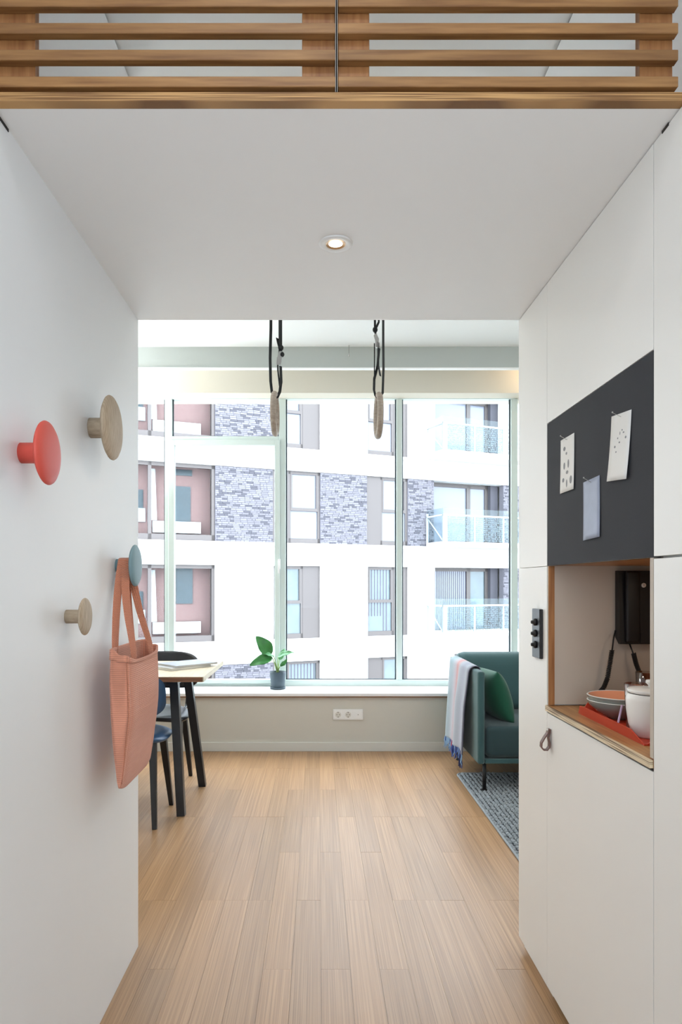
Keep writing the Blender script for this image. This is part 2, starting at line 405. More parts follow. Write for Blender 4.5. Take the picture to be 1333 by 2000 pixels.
pane(42, 120, zs, zt); pane(132, 322, zs, zt); pane(336, 545, Z(852, YG), zt)
pane(339.5, 540, Z(1329, YG), Z(869, YG), YG+.012); pane(558.5, 775, zs, zt); pane(786, 999, zs, zt)

# ------------------------------------------------------------------ loft platform and slatted screens
lo = thing('loft_platform', 'white loft platform overhead with exposed plywood front edge', 'loft', (0, YL0, ZU))
P('underside_board', B(XL-.015, .745-.02, YL0+.0205, YE, ZU, ZU+.012), M['loft'], lo)
P('plywood_edge', B(-.625, .745, YL0-.001, YL0+.020, ZU, ZU+.016), M['ply'], lo)
P('loft_deck', B(-.625, .745, YL0+.0205, YE, ZU+.0125, ZU+.0158), M['oak'], lo)
yS = 1.258
def screen(x0, x1, ups, label):
    t = thing('slatted_screen', label, 'screen', ((x0+x1)/2, yS, ZU+.016), group='slatted screens along the loft edge')
    zt0 = Z(171, yS)
    for k in range(13):
        z0 = zt0+k*.0493
        a = x0 + (R.uniform(-.0, .0015)); P('slat', B(a, x1, yS-.002, yS+.015, z0, z0+.0195, bev=.0012), M['oak'], t)
    for a, b in ups: P('upright', B(a, b, yS+.0155, yS+.034, ZU+.0165, zt0+12*.0493+.0195, bev=.001), M['oakv'], t)
    P('edge_strip', B(x1-.0 if x1 < .3 else x0-.0035, x1+.003 if x1 < .3 else x0-.0005, yS-.001, yS+.034, ZU+.0165, zt0+12*.0493+.0195), M['alu'], t)
screen(-.622, X(655.5, yS), [(-.622, X(62, yS)), (X(590, yS), X(655, yS))], 'left oak slatted screen at the loft edge, above the coral knob side')
screen(X(660, yS), X(1325, yS), [(X(660.5, yS), X(723, yS)), (X(1248, yS+.02), X(1312, yS+.02))], 'right oak slatted screen at the loft edge, above the pinboard side')

# ------------------------------------------------------------------ downlight in the loft underside, plus added unseen entry and room fill lamps
def downlight(x, y, z, r, label, power, spot=2.2, group=None):
    t = thing('downlight', label, 'light', (x, y, z), group=group)
    P('trim_ring', MB().lathe([(r*.56, 0), (r*.60, -.003), (r*.95, -.004), (r, -.0005), (r, 0)], (x, y, z), n=40, close=False), M['white_pl'], t)
    P('reflector', MB().lathe([(r*.57, -.0035), (r*.5, -.0015), (r*.40, -.0012)], (x, y, z), n=40, close=False), M['warm_refl'], t)
    P('lens', MB().lathe([(.0005, -.0026), (r*.30, -.0024), (r*.42, -.0012)], (x, y, z), n=40, close=False), M['lens'], t)
    lamp('downlight_lamp', 'SPOT', (x, y, z-.02), power, (1, .85, .68), .03, (0, 0, 0), spot, .8)
downlight(X(656, 1.783), 1.783, ZU, .044, 'round white recessed downlight, lit, in the loft underside', 6)
for x, y in ((-.1, .35), (.1, -.75)):  # added out of view to brighten the corridor
    t = thing('fill_ceiling_lamp', 'added unseen round fill lamp over the entry, %s' % ('nearer the loft' if y > 0 else 'nearer the door'), 'light', (x, y, ZC), group='added entry fill lamps')
    P('lamp_body', MB().lathe([(.16, 0), (.16, -.03), (.15, -.045)], (x, y, ZC), n=32), M['white_pl'], t)
    lamp('entry_fill', 'AREA', (x, y, ZC-.05), 4, (.95, .97, 1), .3)
for x, y in ((-1.5, 3.0), (1.6, 3.0)):  # unseen fill added to lift the main room
    t = thing('fill_ceiling_lamp', 'added unseen round fill lamp in the room above the %s' % ('table side' if x < 0 else 'sofa side'), 'light', (x, y, ZC), group='added room fill lamps')
    P('lamp_body', MB().lathe([(.26, 0), (.26, -.03), (.25, -.045)], (x, y, ZC), n=32), M['white_pl'], t)
    lamp('room_fill', 'AREA', (x, y, ZC-.05), 7, (.96, .98, 1), .5)
for x, yy_, pw_, nm in ((-2.05, 4.65, 40, 'left'), (2.3, 2.75, 12, 'right')):  # uplights added in hidden corners to brighten the ceiling
    t = thing('fill_floor_lamp', 'added unseen fill lamp on a stand in the %s room corner' % nm, 'lamp', (x, yy_, 0), group='added floor fill lamps')
    P('base', MB().lathe([(.13, 0), (.13, .015), (.02, .022)], (x, yy_, 0), n=32), M['blackw'], t)
    P('pole', MB().tube([(x, yy_, .02), (x, yy_, 1.76)], .011, 12), M['blackw'], t)
    P('lamp_shade', MB().lathe([(.02, 1.74), (.12, 1.80), (.16, 1.86), (.155, 1.86), (.11, 1.81), (.02, 1.755)], (x, yy_, 0), n=36, close=False), M['white_pl'], t)
    lamp('uplight', 'AREA', (x, yy_, 1.85), pw_, (.93, .97, 1), .28, (PI, 0, 0))
t = thing('fill_wall_lamp', 'large added fill panel behind the camera, on the entry door', 'light', (0, -1.25, .8))  # added fill light behind the camera for the corridor walls
P('lamp_body', B(-.50, .50, -1.2595, -1.245, .80, 2.0, bev=.004), M['white_pl'], t)
lamp('fill_wall_light', 'AREA', (0, -1.24, 1.4), 23, (.76, .88, 1), 1.0, (PI/2, 0, 0), size_y=1.2)
# warm strips hidden behind the bulkhead
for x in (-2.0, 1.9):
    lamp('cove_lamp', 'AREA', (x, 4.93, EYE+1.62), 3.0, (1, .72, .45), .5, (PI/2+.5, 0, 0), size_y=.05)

# ------------------------------------------------------------------ right-hand cabinets
th = .018; ZS = 1.273; ZB0 = .036; g_ = .0016; YA, YB = 1.376, 2.016
def cab(label, y0, y1, doors, loc):
    t = thing('wall_cabinet', label, 'cabinet', (XR, (y0+y1)/2, 0))
    return t
c1 = cab('narrow white cabinet end at the room side, carrying the black switch plate', YB, YE, None, 0)
P('body', B(XR+th+.001, XR+.55, YB+.002, YE-.001, 0.0, ZU-.001), M['whitecab'], c1)
for a, b in ((ZB0, ZS-.0006), (ZS+.0006, ZU-.002)): P('door', B(XR, XR+th, YB+.0008, YE, a, b, bev=.0006), M['whitecab'], c1)
c2 = cab('white cabinet with the open niche, leather loop pull and pinboard above', YA, YB, None, 0)
P('body', MB().box(XR+th+.001, XR+.55, YA+.002, YB-.001, ZB0+.03, .80).box(XR+th+.001, XR+.55, YA+.002, YB-.001, ZS+.03, ZU-.001).box(XR+.535, XR+.55, YA+.002, YB-.001, .80, ZS+.03), M['whitecab'], c2)
P('plinth', B(XR+.05, XR+.07, YA, YB-.001, 0, ZB0+.03), M['dark'], c2)
dl = P('door', B(XR, XR+th, YA+g_, YB-.0008, ZB0, .841, bev=.0006), M['whitecab'], c2)
P('upper_panel', B(XR, XR+th, YA+g_, YB-.0008, 1.6935, ZU-.002, bev=.0006), M['whitecab'], c2)
P('niche_lining', MB().box(XR+.002, XR+.535, YB-.012, YB-.001, .867, ZS+.01).box(XR+.525, XR+.535, YA+.018, YB-.012, .867, ZS+.01).box(XR+.002, XR+.535, YA+.004, YA+.018, .867, ZS+.01), M['lining'], c2)
P('niche_edge', MB().box(XR, XR+th, YB-.013, YB-.0121, .865, ZS), M['oakv'], c2)
P('niche_top', MB().box(XR+.001, XR+.525, YA+.018, YB-.013, ZS+.0008, ZS+.014), M['oaky'], c2)
# leather loop pull
yl = 1.985; zl = Z(1428, 1.98)
pts = []
for k in range(25):
    a = k/24*2*PI; rr = .0165
    pts.append((XR-.0175-rr*math.sin(a)*(.25+.75*math.sin(a/2)**1.0)*-1*-1, yl, zl-.024+.024*math.cos(a)-.004*(1-math.cos(a))))
hl = P('leather_pull', MB().ribbon([(XR-.003, yl, zl+.006), (XR-.004, yl, zl-.004), (XR-.007, yl, zl-.018), (XR-.004, yl, zl-.034), (XR-.0045, yl, zl-.046), (XR-.011, yl, zl-.055), (XR-.021, yl, zl-.055), (XR-.028, yl, zl-.046), (XR-.027, yl, zl-.034), (XR-.019, yl, zl-.02), (XR-.0095, yl, zl-.006), (XR-.007, yl, zl+.006)], (0, .016, 0), .0032), M['leather'], c2)
hl['label'] = 'brown leather loop'; 
P('screw', MB().lathe([(.0055, 0), (.0055, -.004), (.003, -.006)], (XR-.006, yl, zl+.001), 'X', 16), M['metal'], hl)
wk = thing('niche_worktop', 'oak worktop board with layered plywood edge in the wall niche', 'worktop', (XR, 1.69, .845))
P('board', B(XR+.001, XR+.52, YA+.003, YB-.003, .8475, .8635), M['oaky'], wk)
P('layered_edge', B(XR-.006, XR+.0008, YA+.003, YB-.002, .8475, .8638), M['plyl'], wk)
P('shadow_strip', B(XR+.003, XR+.02, YA+.003, YB-.003, .842, .847), M['dark'], wk)
c3 = cab('white tall cabinet nearest the camera, right of the niche', .72, YA, None, 0)
P('body', B(XR+th+.001, XR+.55, .1, YA-.002, ZB0+.03, ZU-.001), M['whitecab'], c3)
P('plinth', B(XR+.05, XR+.07, .1, YA, 0, ZB0+.03), M['dark'], c3)
for a, b in ((ZB0, ZS-.002), (ZS+.003, ZU-.002)): P('door', B(XR, XR+th, .1, YA-g_, a, b, bev=.0006), M['whitecab'], c3)
P('corner_slot', B(XR-.0015, XR+.002, 1.315, 1.34, ZU-.006, ZU-.0005), M['dark'], c3)
c4 = cab('white tall cabinet beside the entry door, behind the camera', -1.25, .1, None, 0)
P('body', B(XR+th+.001, XR+.55, -1.25, .098, ZB0+.03, ZU-.001), M['whitecab'], c4)
P('door', B(XR, XR+th, -1.25, .097, ZB0, ZU-.002, bev=.0006), M['whitecab'], c4)
P('plinth', B(XR+.05, XR+.07, -1.25, .1, 0, ZB0+.03), M['dark'], c4)
P('top_board', B(XR, .745, -1.25, YL0, ZU-.001, ZU+.019), M['white'], c4)

pb = thing('pinboard', 'charcoal felt pinboard panel above the niche holding three cards', 'pinboard', (XR, 1.69, ZS))
P('felt', B(XR+.0005, XR+th, YA+g_, YB-.001, ZS+.0008, 1.692, bev=.0008), M['board'], pb)
def card(name, label, yc, zc, rot, m_, marks, cat='card', curl=.0015):
    t = thing(name, label, cat, (XR-.001, yc, zc), group=None)
    W, H = .100, .148; cr, sr = math.cos(rot), math.sin(rot)
    def q(u, v, d=0):
        y = -u*cr+v*sr; z = v*cr+u*sr      # u to the right as seen from the corridor (towards the camera)
        return (XR-.0012-curl*((v/H-.5)**2)*1.4-d, yc+y, zc+z)
    mb = MB(); mb.grid(lambda a, b: q((a-.5)*W, (b-.5)*H), 6, 12)
    o = P('sheet', mb, m_, t, fix=False); solid(o, .0005)
    if marks:
        mk = MB()
        for (u, v, a, b) in marks:
            pts = [q(u+a*math.cos(s*PI/6), v+b*math.sin(s*PI/6), .0006) for s in range(12)]; mk.add(pts, [tuple(range(12))])
        P('print', mk, M['ink'], t, fix=False)
    pn = MB(); pz = q(0, H/2-.008)
    pn.tube([(pz[0], pz[1], pz[2]), (pz[0]-.006, pz[1]+.001, pz[2]+.003), (pz[0]-.014, pz[1]+.012, pz[2]+.012)], .0006, 5)
    P('pin', pn, M['metal'], t); P('pin_head', MB().lathe([(.0003, -.002), (.0018, -.001), (.0018, .001), (.0003, .002)], (pz[0]-.014, pz[1]+.012, pz[2]+.013), n=8), M['metal'], t)
mk = [(-.02, .045, .009, .006), (.01, .0, .006, .012), (-.02, -.002, .007, .010), (.002, -.022, .009, .005), (-.026, -.04, .008, .006), (0, -.052, .005, .011), (.03, -.046, .009, .011), (-.005, .03, .006, .004)]
card('postcard', 'white postcard with grey botanical spots, leftmost on the dark pinboard', 1.848, EYE+.325, 0, M['paper'], mk)
mcard = mat('blue_grey_print', (150, 158, 178), .5, var=.2, vscale=22)
card('postcard', 'blue-grey postcard with a faint picture, lowest on the dark pinboard', 1.684, EYE+.186, .03, mcard, None)
mk = [(.018, .03, .004, .002), (.03, .018, .004, .003), (-.01, .02, .003, .002), (-.022, .002, .004, .003), (.0, .01, .004, .002), (.01, .036, .003, .002), (-.014, -.01, .003, .002), (.0, .03, .002, .004)]
card('postcard', 'off-white card with a fine speckled sketch, right and highest on the dark pinboard', 1.526, EYE+.307, -.09, M['paper'], mk, curl=.004)

sw = thing('switch_plate', 'black switch plate with three round toggles on the white cabinet end', 'switch', (XR, 2.085, Z(1238, 2.1)))
z0, z1 = Z(1287, 2.05), Z(1190, 2.05)
P('plate', B(XR-.011, XR, 2.05, 2.122, z0, z1, bev=.0015), M['blackw'], sw)
for zz in (.27, .5, .73): P('toggle', MB().lathe([(.011, 0), (.011, -.006), (.006, -.007), (.005, -.014), (.001, -.015)], (XR-.011, 2.086, z0+(z1-z0)*zz), 'X', 16), M['blackp'], sw)

# ------------------------------------------------------------------ things in the niche
WT = .8638
tr = thing('serving_tray', 'orange-red tray with raised rims on the oak niche worktop', 'tray', (.80, 1.675, WT))
mb = MB(); tx0, tx1, ty0, ty1 = .719, .955, 1.505, 1.885
mb.box(tx0, tx1, ty0, ty1, WT, WT+.003)
def rim(a, b, out):
    a = Vector(a); b = Vector(b); out = Vector(out); d = b-a; n = 10; prof = []
    poly = [a]
    top = []
    for i in range(n+1):
        t = i/n; h = .028*(1-(abs(2*t-1))**14*.9); top.append(a+d*t+out*h*.45+Vector((0, 0, h)))
    poly = [a]+top+[b]
    mb.prism(poly, (-out.x*.003, -out.y*.003, 0))
rim((tx0, ty0+.004, WT+.001), (tx0, ty1-.004, WT+.001), (-1, 0, 0)); rim((tx1, ty0+.004, WT+.001), (tx1, ty1-.004, WT+.001), (1, 0, 0))
rim((tx0+.008, ty0, WT+.001), (tx1-.008, ty0, WT+.001), (0, -1, 0)); rim((tx0+.008, ty1, WT+.001), (tx1-.008, ty1, WT+.001), (0, 1, 0))
P('tray_body', mb, M['tray'], tr)
def bowl(zb, label, mi_, mo, r=.083, x=.797, y=1.800):
    t = thing('bowl', label, 'bowl', (x, y, zb), group='stacked bowls on the tray')
    P('bowl_outside', MB().lathe([(.001, .0), (.03, .0), (.034, .004), (r*.72, .018), (r*.95, .036), (r, .047)], (x, y, zb), n=40, close=False), mo, t)
    P('bowl_inside', MB().lathe([(.001, .022), (.03, .024), (r*.70, .034), (r-.004, .0472)], (x, y, zb), n=40, close=False), mi_, t)
    P('rim', MB().lathe([(r-.004, .0472), (r-.002, .0485), (r, .047)], (x, y, zb), n=40, close=False), M['porc'], t)
bowl(WT+.0032, 'lower grey-green bowl of the stack on the tray, white rimmed', M['bowl'], M['bowl'])
bowl(WT+.0162, 'upper bowl of the stack on the tray, glossy peach inside', M['peach'], M['bowl'])
kt = thing('lidded_jug', 'white porcelain lidded jug standing at the near end of the tray', 'jug', (.787, 1.60, WT+.003))
P('jug_body', MB().lathe([(.038, 0), (.042, .004), (.050, .03), (.054, .06), (.055, .085), (.053, .098), (.050, .1)], (.774, 1.585, WT+.0032), n=40), M['porc'], kt)
ld = P('jug_lid', MB().lathe([(.049, .1005), (.052, .103), (.0525, .107), (.050, .110), (.02, .113), (.001, .1135)], (.774, 1.585, WT+.0032), n=40, close=False), M['porc'], kt)
P('lid_knob', MB().lathe([(.012, .113), (.011, .118), (.017, .124), (.016, .130), (.001, .132)], (.779, 1.585, WT+.0032), n=24), M['porc'], ld)
P('dark_line', MB().lathe([(.0503, .0998), (.0508, .1006), (.0500, .1012)], (.774, 1.585, WT+.0032), n=40, close=False), M['dark'], kt)
def tumbler(x, y, h, r, label, inner=None):
    t = thing('glass_tumbler', label, 'glass', (x, y, WT+.0032), group='glasses behind the jug')
    P('glass_wall', MB().lathe([(r*.80, 0), (r*.84, .004), (r, h), (r-.0022, h+.0004), (r*.80, .008), (.001, .007)], (x, y, WT+.0032), n=36), M['clear'], t)
    if inner: P('peach_reflection', MB().lathe([(.001, .012), (r*.72, .012), (r*.90, h-.006), (r*.86, h-.006), (r*.66, .018), (.001, .018)], (x, y, WT+.0032), n=36, close=False), inner, t)  # peach liner stands in for the bowl's reflection in the glass
tumbler(.786, 1.681, .108, .030, 'clear tumbler with a peach reflection inside, just behind the white jug', M['peach'])
tumbler(.899, 1.862, .113, .031, 'tall clear tumbler at the back of the tray, empty')
sp_ = thing('stirrer', 'slim lilac handle leaning against the bowls on the tray', 'utensil', (.76, 1.66, WT+.004))
P('handle_rod', MB().tube([(.727, 1.66, WT+.007), (.757, 1.700, WT+.054)], .0026, 8), M['lilac'], sp_)

ic = thing('wall_intercom', 'black wall unit with round pale button and coiled cords in niche', 'intercom', (.93, 2.0, 1.05))
yb = YB-.0125
poly = [(.872, yb, 1.259), (.872, yb, 1.065), (.872, yb-.022, 1.047), (.872, yb-.034, 1.047), (.872, yb-.022, 1.259)]
P('housing', MB().prism(poly, (.11, 0, 0)), M['blackp'], ic)
P('handset', MB().box(.886, .925, yb-.046, yb-.031, 1.052, 1.257, bev=.005), M['blackp'], ic)
P('face_panel', MB().prism([(.930, yb-.0225, 1.256), (.930, yb-.0345, 1.05), (.930, yb-.0365, 1.05), (.930, yb-.0245, 1.256)], (.048, 0, 0)), M['blackw'], ic)
bt = P('button', MB().lathe([(.0068, 0), (.0068, -.0025), (.0005, -.003)], (X(1259.5, 1.97), yb-.0272, Z(1143, 1.97)), 'Y', 20), M['porc'], ic)
P('button_mark', MB().box(X(1259.5, 1.97)-.0006, X(1259.5, 1.97)+.0006, yb-.031, yb-.0302, Z(1143, 1.97)-.003, Z(1143, 1.97)+.003), M['leather'], bt)
tx = MB()
for k in range(11):
    if k in (4, 8): continue
    L = R.uniform(.010, .018); zz = 1.185-k*.0095; yy = yb-.0245-(1.256-zz)/.206*.012
    tx.box(.946, .946+L, yy-.0006, yy, zz, zz+.0014)
P('printed_lines', tx, M['board'], ic)
def coil(pts, lead, label=None):
    pts = [Vector(p) for p in pts]
    cv = MB(); cv.tube(lead, .0022, 8)
    path = []; n = 260; turns = 34
    L = len(pts)-1
    for i in range(n+1):
        t = i/n*L; k = min(int(t), L-1); f = t-k; p = pts[k].lerp(pts[k+1], f); d = (pts[k+1]-pts[k]).normalized()
        a = d.cross(Vector((0, 1, 0))).normalized(); b = d.cross(a); th_ = i/n*turns*2*PI
        path.append(p+a*.0055*math.cos(th_)+b*.0055*math.sin(th_))
    cv.tube(path, .0017, 5); cv.tube(pts, .0040, 8)
    P('coiled_cord', cv, M['blackp'], ic)
yc = 1.965
coil([(X(1196, yc), yc, Z(1270, yc)), (X(1192, yc), yc, Z(1296, yc)), (X(1187, yc), yc, Z(1325, yc)), (X(1180, yc), yc, Z(1343, yc)), (X(1168, yc), yc, Z(1356, yc))], [(X(1204, 1.98), 1.985, Z(1232, 1.98)), (X(1199, yc), yc, Z(1248, yc)), (X(1196, yc), yc, Z(1272, yc))])
coil([(X(1238, yc), yc, Z(1276, yc)), (X(1243, yc), yc, Z(1296, yc)), (X(1251, yc), yc, Z(1318, yc)), (X(1262, yc), yc, Z(1350, yc))], [(X(1232, 1.98), 1.985, Z(1258, 1.98)), (X(1238, yc), yc, Z(1278, yc))])
lamp('niche_lamp', 'AREA', (XR+.28, 1.62, ZS-.004), .35, (1, .82, .62), .03, (0, 0, 0), size_y=.2)
t = thing('niche_light_strip', 'slim warm light strip under the niche top', 'light', (XR+.28, 1.62, ZS))
P('strip', B(XR+.262, XR+.298, 1.51, 1.73, ZS-.0025, ZS+.0005), M['alu'], t)

# ------------------------------------------------------------------ coat knobs on the left wall
def knob(y, z, r, m_, label, prot=.055, sr=None):
    sr = sr or .3*r
    t = thing('coat_knob', label, 'coat hook', (XL, y, z), group='round coat knobs on the left wall')
    P('stem', MB().lathe([(sr, 0), (sr, prot-.012), (sr*.96, prot-.004)], (XL, y, z), 'X', 32), m_, t)
    e = r*.16
    P('knob_disc', MB().lathe([(sr*.9, prot-e*.95), (r*.62, prot-e*.75), (r*.9, prot-e*.42), (r*.985, prot-e*.1), (r, prot+e*.1), (r*.975, prot+e*.38), (r*.88, prot+e*.72), (r*.66, prot+e*1.0), (r*.35, prot+e*1.13), (.0008, prot+e*1.17)], (XL, y, z), 'X', 48), m_, t)
knob(1.395, EYE+.268, .065, M['coral'], 'coral red round coat knob, nearest the camera', .052, .021)
knob(1.818, EYE+.416, .085, M['ashwood'], 'largest coat knob, pale wood, highest on the left wall', .055, .0265)
knob(1.645, EYE-.078, .045, M['ashwood'], 'smallest coat knob, pale wood, lowest on the left wall', .044, .0165)
knob(2.055, EYE+.056, .063, M['blueg'], 'blue-grey coat knob holding the salmon tote bag', .055, .020)

# ------------------------------------------------------------------ tote bag
bgt = thing('tote_bag', 'salmon waffle-weave tote bag hanging from the blue-grey knob', 'bag', (-.525, 1.97, .663))
def bagpt(u, v):
    # u round the ring, v 0 bottom .. 1 top
    a = u*2*PI; c, s = math.cos(a), math.sin(a)
    hy = .165+.008*v; e = .22
    sy = math.copysign(abs(c)**e, c); sx = math.copysign(abs(s)**.75, s)
    y = 1.975+hy*sy
    hx = (.003+.030*min(1, (v/.55))**.75)*(1 if v < .8 else 1-.12*(v-.8)/.2)
    nearness = (1-sy)/2
    if abs(sy) > .93: sx = math.copysign(abs(s)**.45, s)
    x = -.528+hx*sx
    if sx > 0:
        x += .004*math.sin(PI*min(1, v*1.02))*(1-abs(sy)**3)
        dd = (y-1.975)/.165
        x += .019*math.exp(-((dd-.15+.9*(v-.55))/.16)**2)*math.sin(PI*v)+.006*math.exp(-((dd+.55-.5*v)/.12)**2)*v
        x += .010*math.exp(-((dd-.6+.25*(v-.3))/.10)**2)*math.sin(PI*v)
        x -= .017*math.exp(-((dd-.35+.9*(v-.55))/.14)**2)*math.sin(PI*v)
    x += .003*noise.noise(Vector((0, y*14, v*5)))
    top = .372
    if v > .9:
        k_ = (v-.9)/.1
        top += k_*(.012 if sx < 0 else -.020*(1-abs(sy)**4)-.003)
    z = .663+v*top+.004*(abs(sy)**6)*(1-v)*2
    if v < .06: y = 1.975+(y-1.975)*(.97+.5*v)
    return (x, y, z)
mb = MB(); mb.grid(bagpt, 72, 46, closeu=True)
n0 = 72; mb.f.append(tuple(range(n0))[::-1]); mb.mi.append(0); mb.sm.append(True)
bo = P('bag_body', mb, M['bag'], bgt); solid(bo, .003, -1); subs(bo, 1)
hm = MB(); hm.grid(lambda u, v: (lambda p: (p[0]+(.0016 if p[0] > -.528 else -.0016), p[1]+(.0016 if p[1] > 1.975 else -.0016), p[2]))(bagpt(u, .945+v*.055)), 72, 5, closeu=True)
h_ = P('hem_band', hm, M['bag'], bgt); solid(h_, .002, 0)
for ya, dd in ((1.81, 1), ):
    P('side_seam', MB().tube([(lambda p: (p[0]+.001, p[1]-.001, p[2]))(bagpt(.435, v/20)) for v in range(1, 20)], .0016, 5), M['strap'], bgt)
zk = EYE+.056+.023
def strap(xk, xb, ya, yb2):
    pts = []; ws_ = []
    for (y, z, x) in ((ya, .985, xb), (ya+.002, 1.035, xb), (ya+(2.03-ya)*.35, 1.12, xb+(xk-xb)*.5), (ya+(2.03-ya)*.75, 1.22, xb+(xk-xb)*.9), (2.032, 1.275, xk), (2.036, zk-.004, xk), (2.055, zk+.002, xk), (2.074, zk-.004, xk), (2.080, 1.275, xk), (2.078+(yb2-2.078)*.3, 1.2, xb+(xk-xb)*.8), (2.078+(yb2-2.078)*.75, 1.1, xb+(xk-xb)*.4), (yb2, 1.035, xb), (yb2, .985, xb)):
        pts.append((x, y, z))
    n = len(pts)
    for i in range(n):
        t = abs(i/(n-1)*2-1)          # 1 at ends, 0 on the stem
        a = PI/2*min(1, max(0, (t-.15)/.8))*.8
        ws_.append((.026*math.cos(a), .026*math.sin(a), 0))
    return MB().ribbon(pts, ws_, .0022)
sA = P('strap', strap(-.586, -.556, 1.865, 2.05), M['strap'], bgt); subs(sA, 1)
sB = P('strap', strap(-.572, -.505, 1.875, 2.065), M['strap'], bgt); subs(sB, 1)

# ------------------------------------------------------------------ gym rings
def ring(px, ytop, ybot, yd, rot, label, left):
    zt_, zb_ = Z(ytop, yd), Z(ybot, yd); r = (zt_-zb_)/2-.015; x = X(px, yd); zc = (zt_+zb_)/2
    t = thing('gym_ring', label, 'gym ring', (x, yd, zc), group='wooden gym rings on black straps')
    pts = []
    c, s = math.cos(rot), math.sin(rot); vs = []; n = 48; m_ = 14
    mb = MB()
    def f(u, v):
        a = u*2*PI; b = v*2*PI; rr = r+.0155*math.cos(b); h = .0155*math.sin(b)
        lx = rr*math.cos(a); lz = rr*math.sin(a)
        return (x+lx*c-h*s, yd+lx*s+h*c, zc+lz)
    mb.grid(f, n, m_+1, closeu=True)
    P('wooden_ring', mb, M['ringwood'], t)
    zr = zc+r
    def px_(p, y=yd): return X(p, y)
    return t, x, zr
def strapline(t, pts, w_=.022, name='strap'):
    P(name, MB().ribbon(pts, (w_*.55, w_*.8, 0), .002), M['black'], t)
yd = 3.56
t1, x1_, zr = ring(537.5, 765, 852, yd, PI/2-.035, 'wooden gym ring on black strap, left of the two, buckle lower', True)
zz = lambda p: Z(p, yd); xx = lambda p: X(p, yd)
strapline(t1, [(xx(530), yd, ZC-.002), (xx(529.5), yd, zz(640)), (xx(528), yd, zz(700)), (xx(529), yd, zz(745)), (xx(531.5), yd, zz(767)), (x1_, yd, zr-.020), (xx(542), yd, zz(776)), (xx(547), yd, zz(765)), (xx(549.5), yd, zz(745)), (xx(548.5), yd, zz(715))])
strapline(t1, [(xx(548), yd, ZC-.002), (xx(548), yd, zz(650)), (xx(548), yd, zz(692))], .03)
strapline(t1, [(xx(543), yd-.01, zz(700)), (xx(543.5), yd-.01, zz(725)), (xx(547), yd-.01, zz(756))], .012, 'strap_tail')
strapline(t1, [(xx(548), yd-.005, zz(686)), (xx(544), yd-.012, zz(672)), (xx(542), yd-.012, zz(662))], .02, 'strap_tail')
def blob(c, r, sz=1.2, n=10):
    mb = MB(); mb.lathe([(r*math.sin(PI*k/6)+.0003, -r*sz*math.cos(PI*k/6)) for k in range(7)], c, n=n); return mb
kn = blob((xx(549), yd-.004, zz(680)), .014); k2 = blob((xx(552), yd-.012, zz(694)), .011); kn.add(k2.v, k2.f, 0, True)
P('knot', kn, M['black'], t1)
P('buckle', MB().prism([(xx(546), yd-.015, zz(688)), (xx(551), yd-.015, zz(688)), (xx(552), yd-.015, zz(698)), (xx(549), yd-.015, zz(714)), (xx(541), yd-.015, zz(714)), (xx(540), yd-.015, zz(706))], (0, .012, 0)), M['metal'], t1)
yd = 3.50
t2, x2_, zr = ring(739.5, 767, 857, yd, PI/2+.02, 'wooden gym ring on black strap, right of the two, buckle higher', False)
zz = lambda p: Z(p, 3.5); xx = lambda p: X(p, 3.5)
strapline(t2, [(xx(749), yd, ZC-.002), (xx(749), yd, zz(660)), (xx(749.5), yd, zz(720)), (xx(748), yd, zz(767)), (x2_, yd, zr-.020), (xx(734), yd, zz(774)), (xx(731), yd, zz(762)), (xx(731.5), yd, zz(740)), (xx(738), yd, zz(715)), (xx(741), yd, zz(680))])
strapline(t2, [(xx(732), yd, ZC-.002), (xx(733), yd, zz(640)), (xx(735), yd, zz(662))], .02)
strapline(t2, [(xx(741), yd-.004, ZC-.1), (xx(740), yd-.004, zz(630)), (xx(733), yd-.004, zz(645))], .018, 'strap_tail')
strapline(t2, [(xx(731.5), yd-.01, zz(672)), (xx(731.5), yd-.01, zz(745))], .008, 'strap_tail')
strapline(t2, [(xx(739), yd-.012, zz(670)), (xx(739), yd-.012, zz(715)), (xx(743), yd-.012, zz(736))], .018, 'strap_tail')
P('knot', blob((xx(733), yd-.006, zz(645)), .013), M['black'], t2)
P('buckle', MB().prism([(xx(730), yd-.018, zz(657)), (xx(735), yd-.018, zz(653)), (xx(740), yd-.018, zz(664)), (xx(739), yd-.018, zz(682)), (xx(734), yd-.018, zz(680)), (xx(733), yd-.018, zz(668))], (0, .012, 0)), M['metal'], t2)
hk = thing('hanging_hook', 'tiny wire hook hanging before the grey bulkhead', 'hook', (X(682, 4.8), 4.8, Z(699, 4.8)))
P('wire', MB().tube([(X(682, 4.8), 4.8, ZC), (X(682, 4.8), 4.8, Z(690, 4.8))], .0018, 6), M['alu'], hk)
P('bead', blob((X(682, 4.8), 4.8, Z(694, 4.8)), .006, 2), M['metal'], hk)

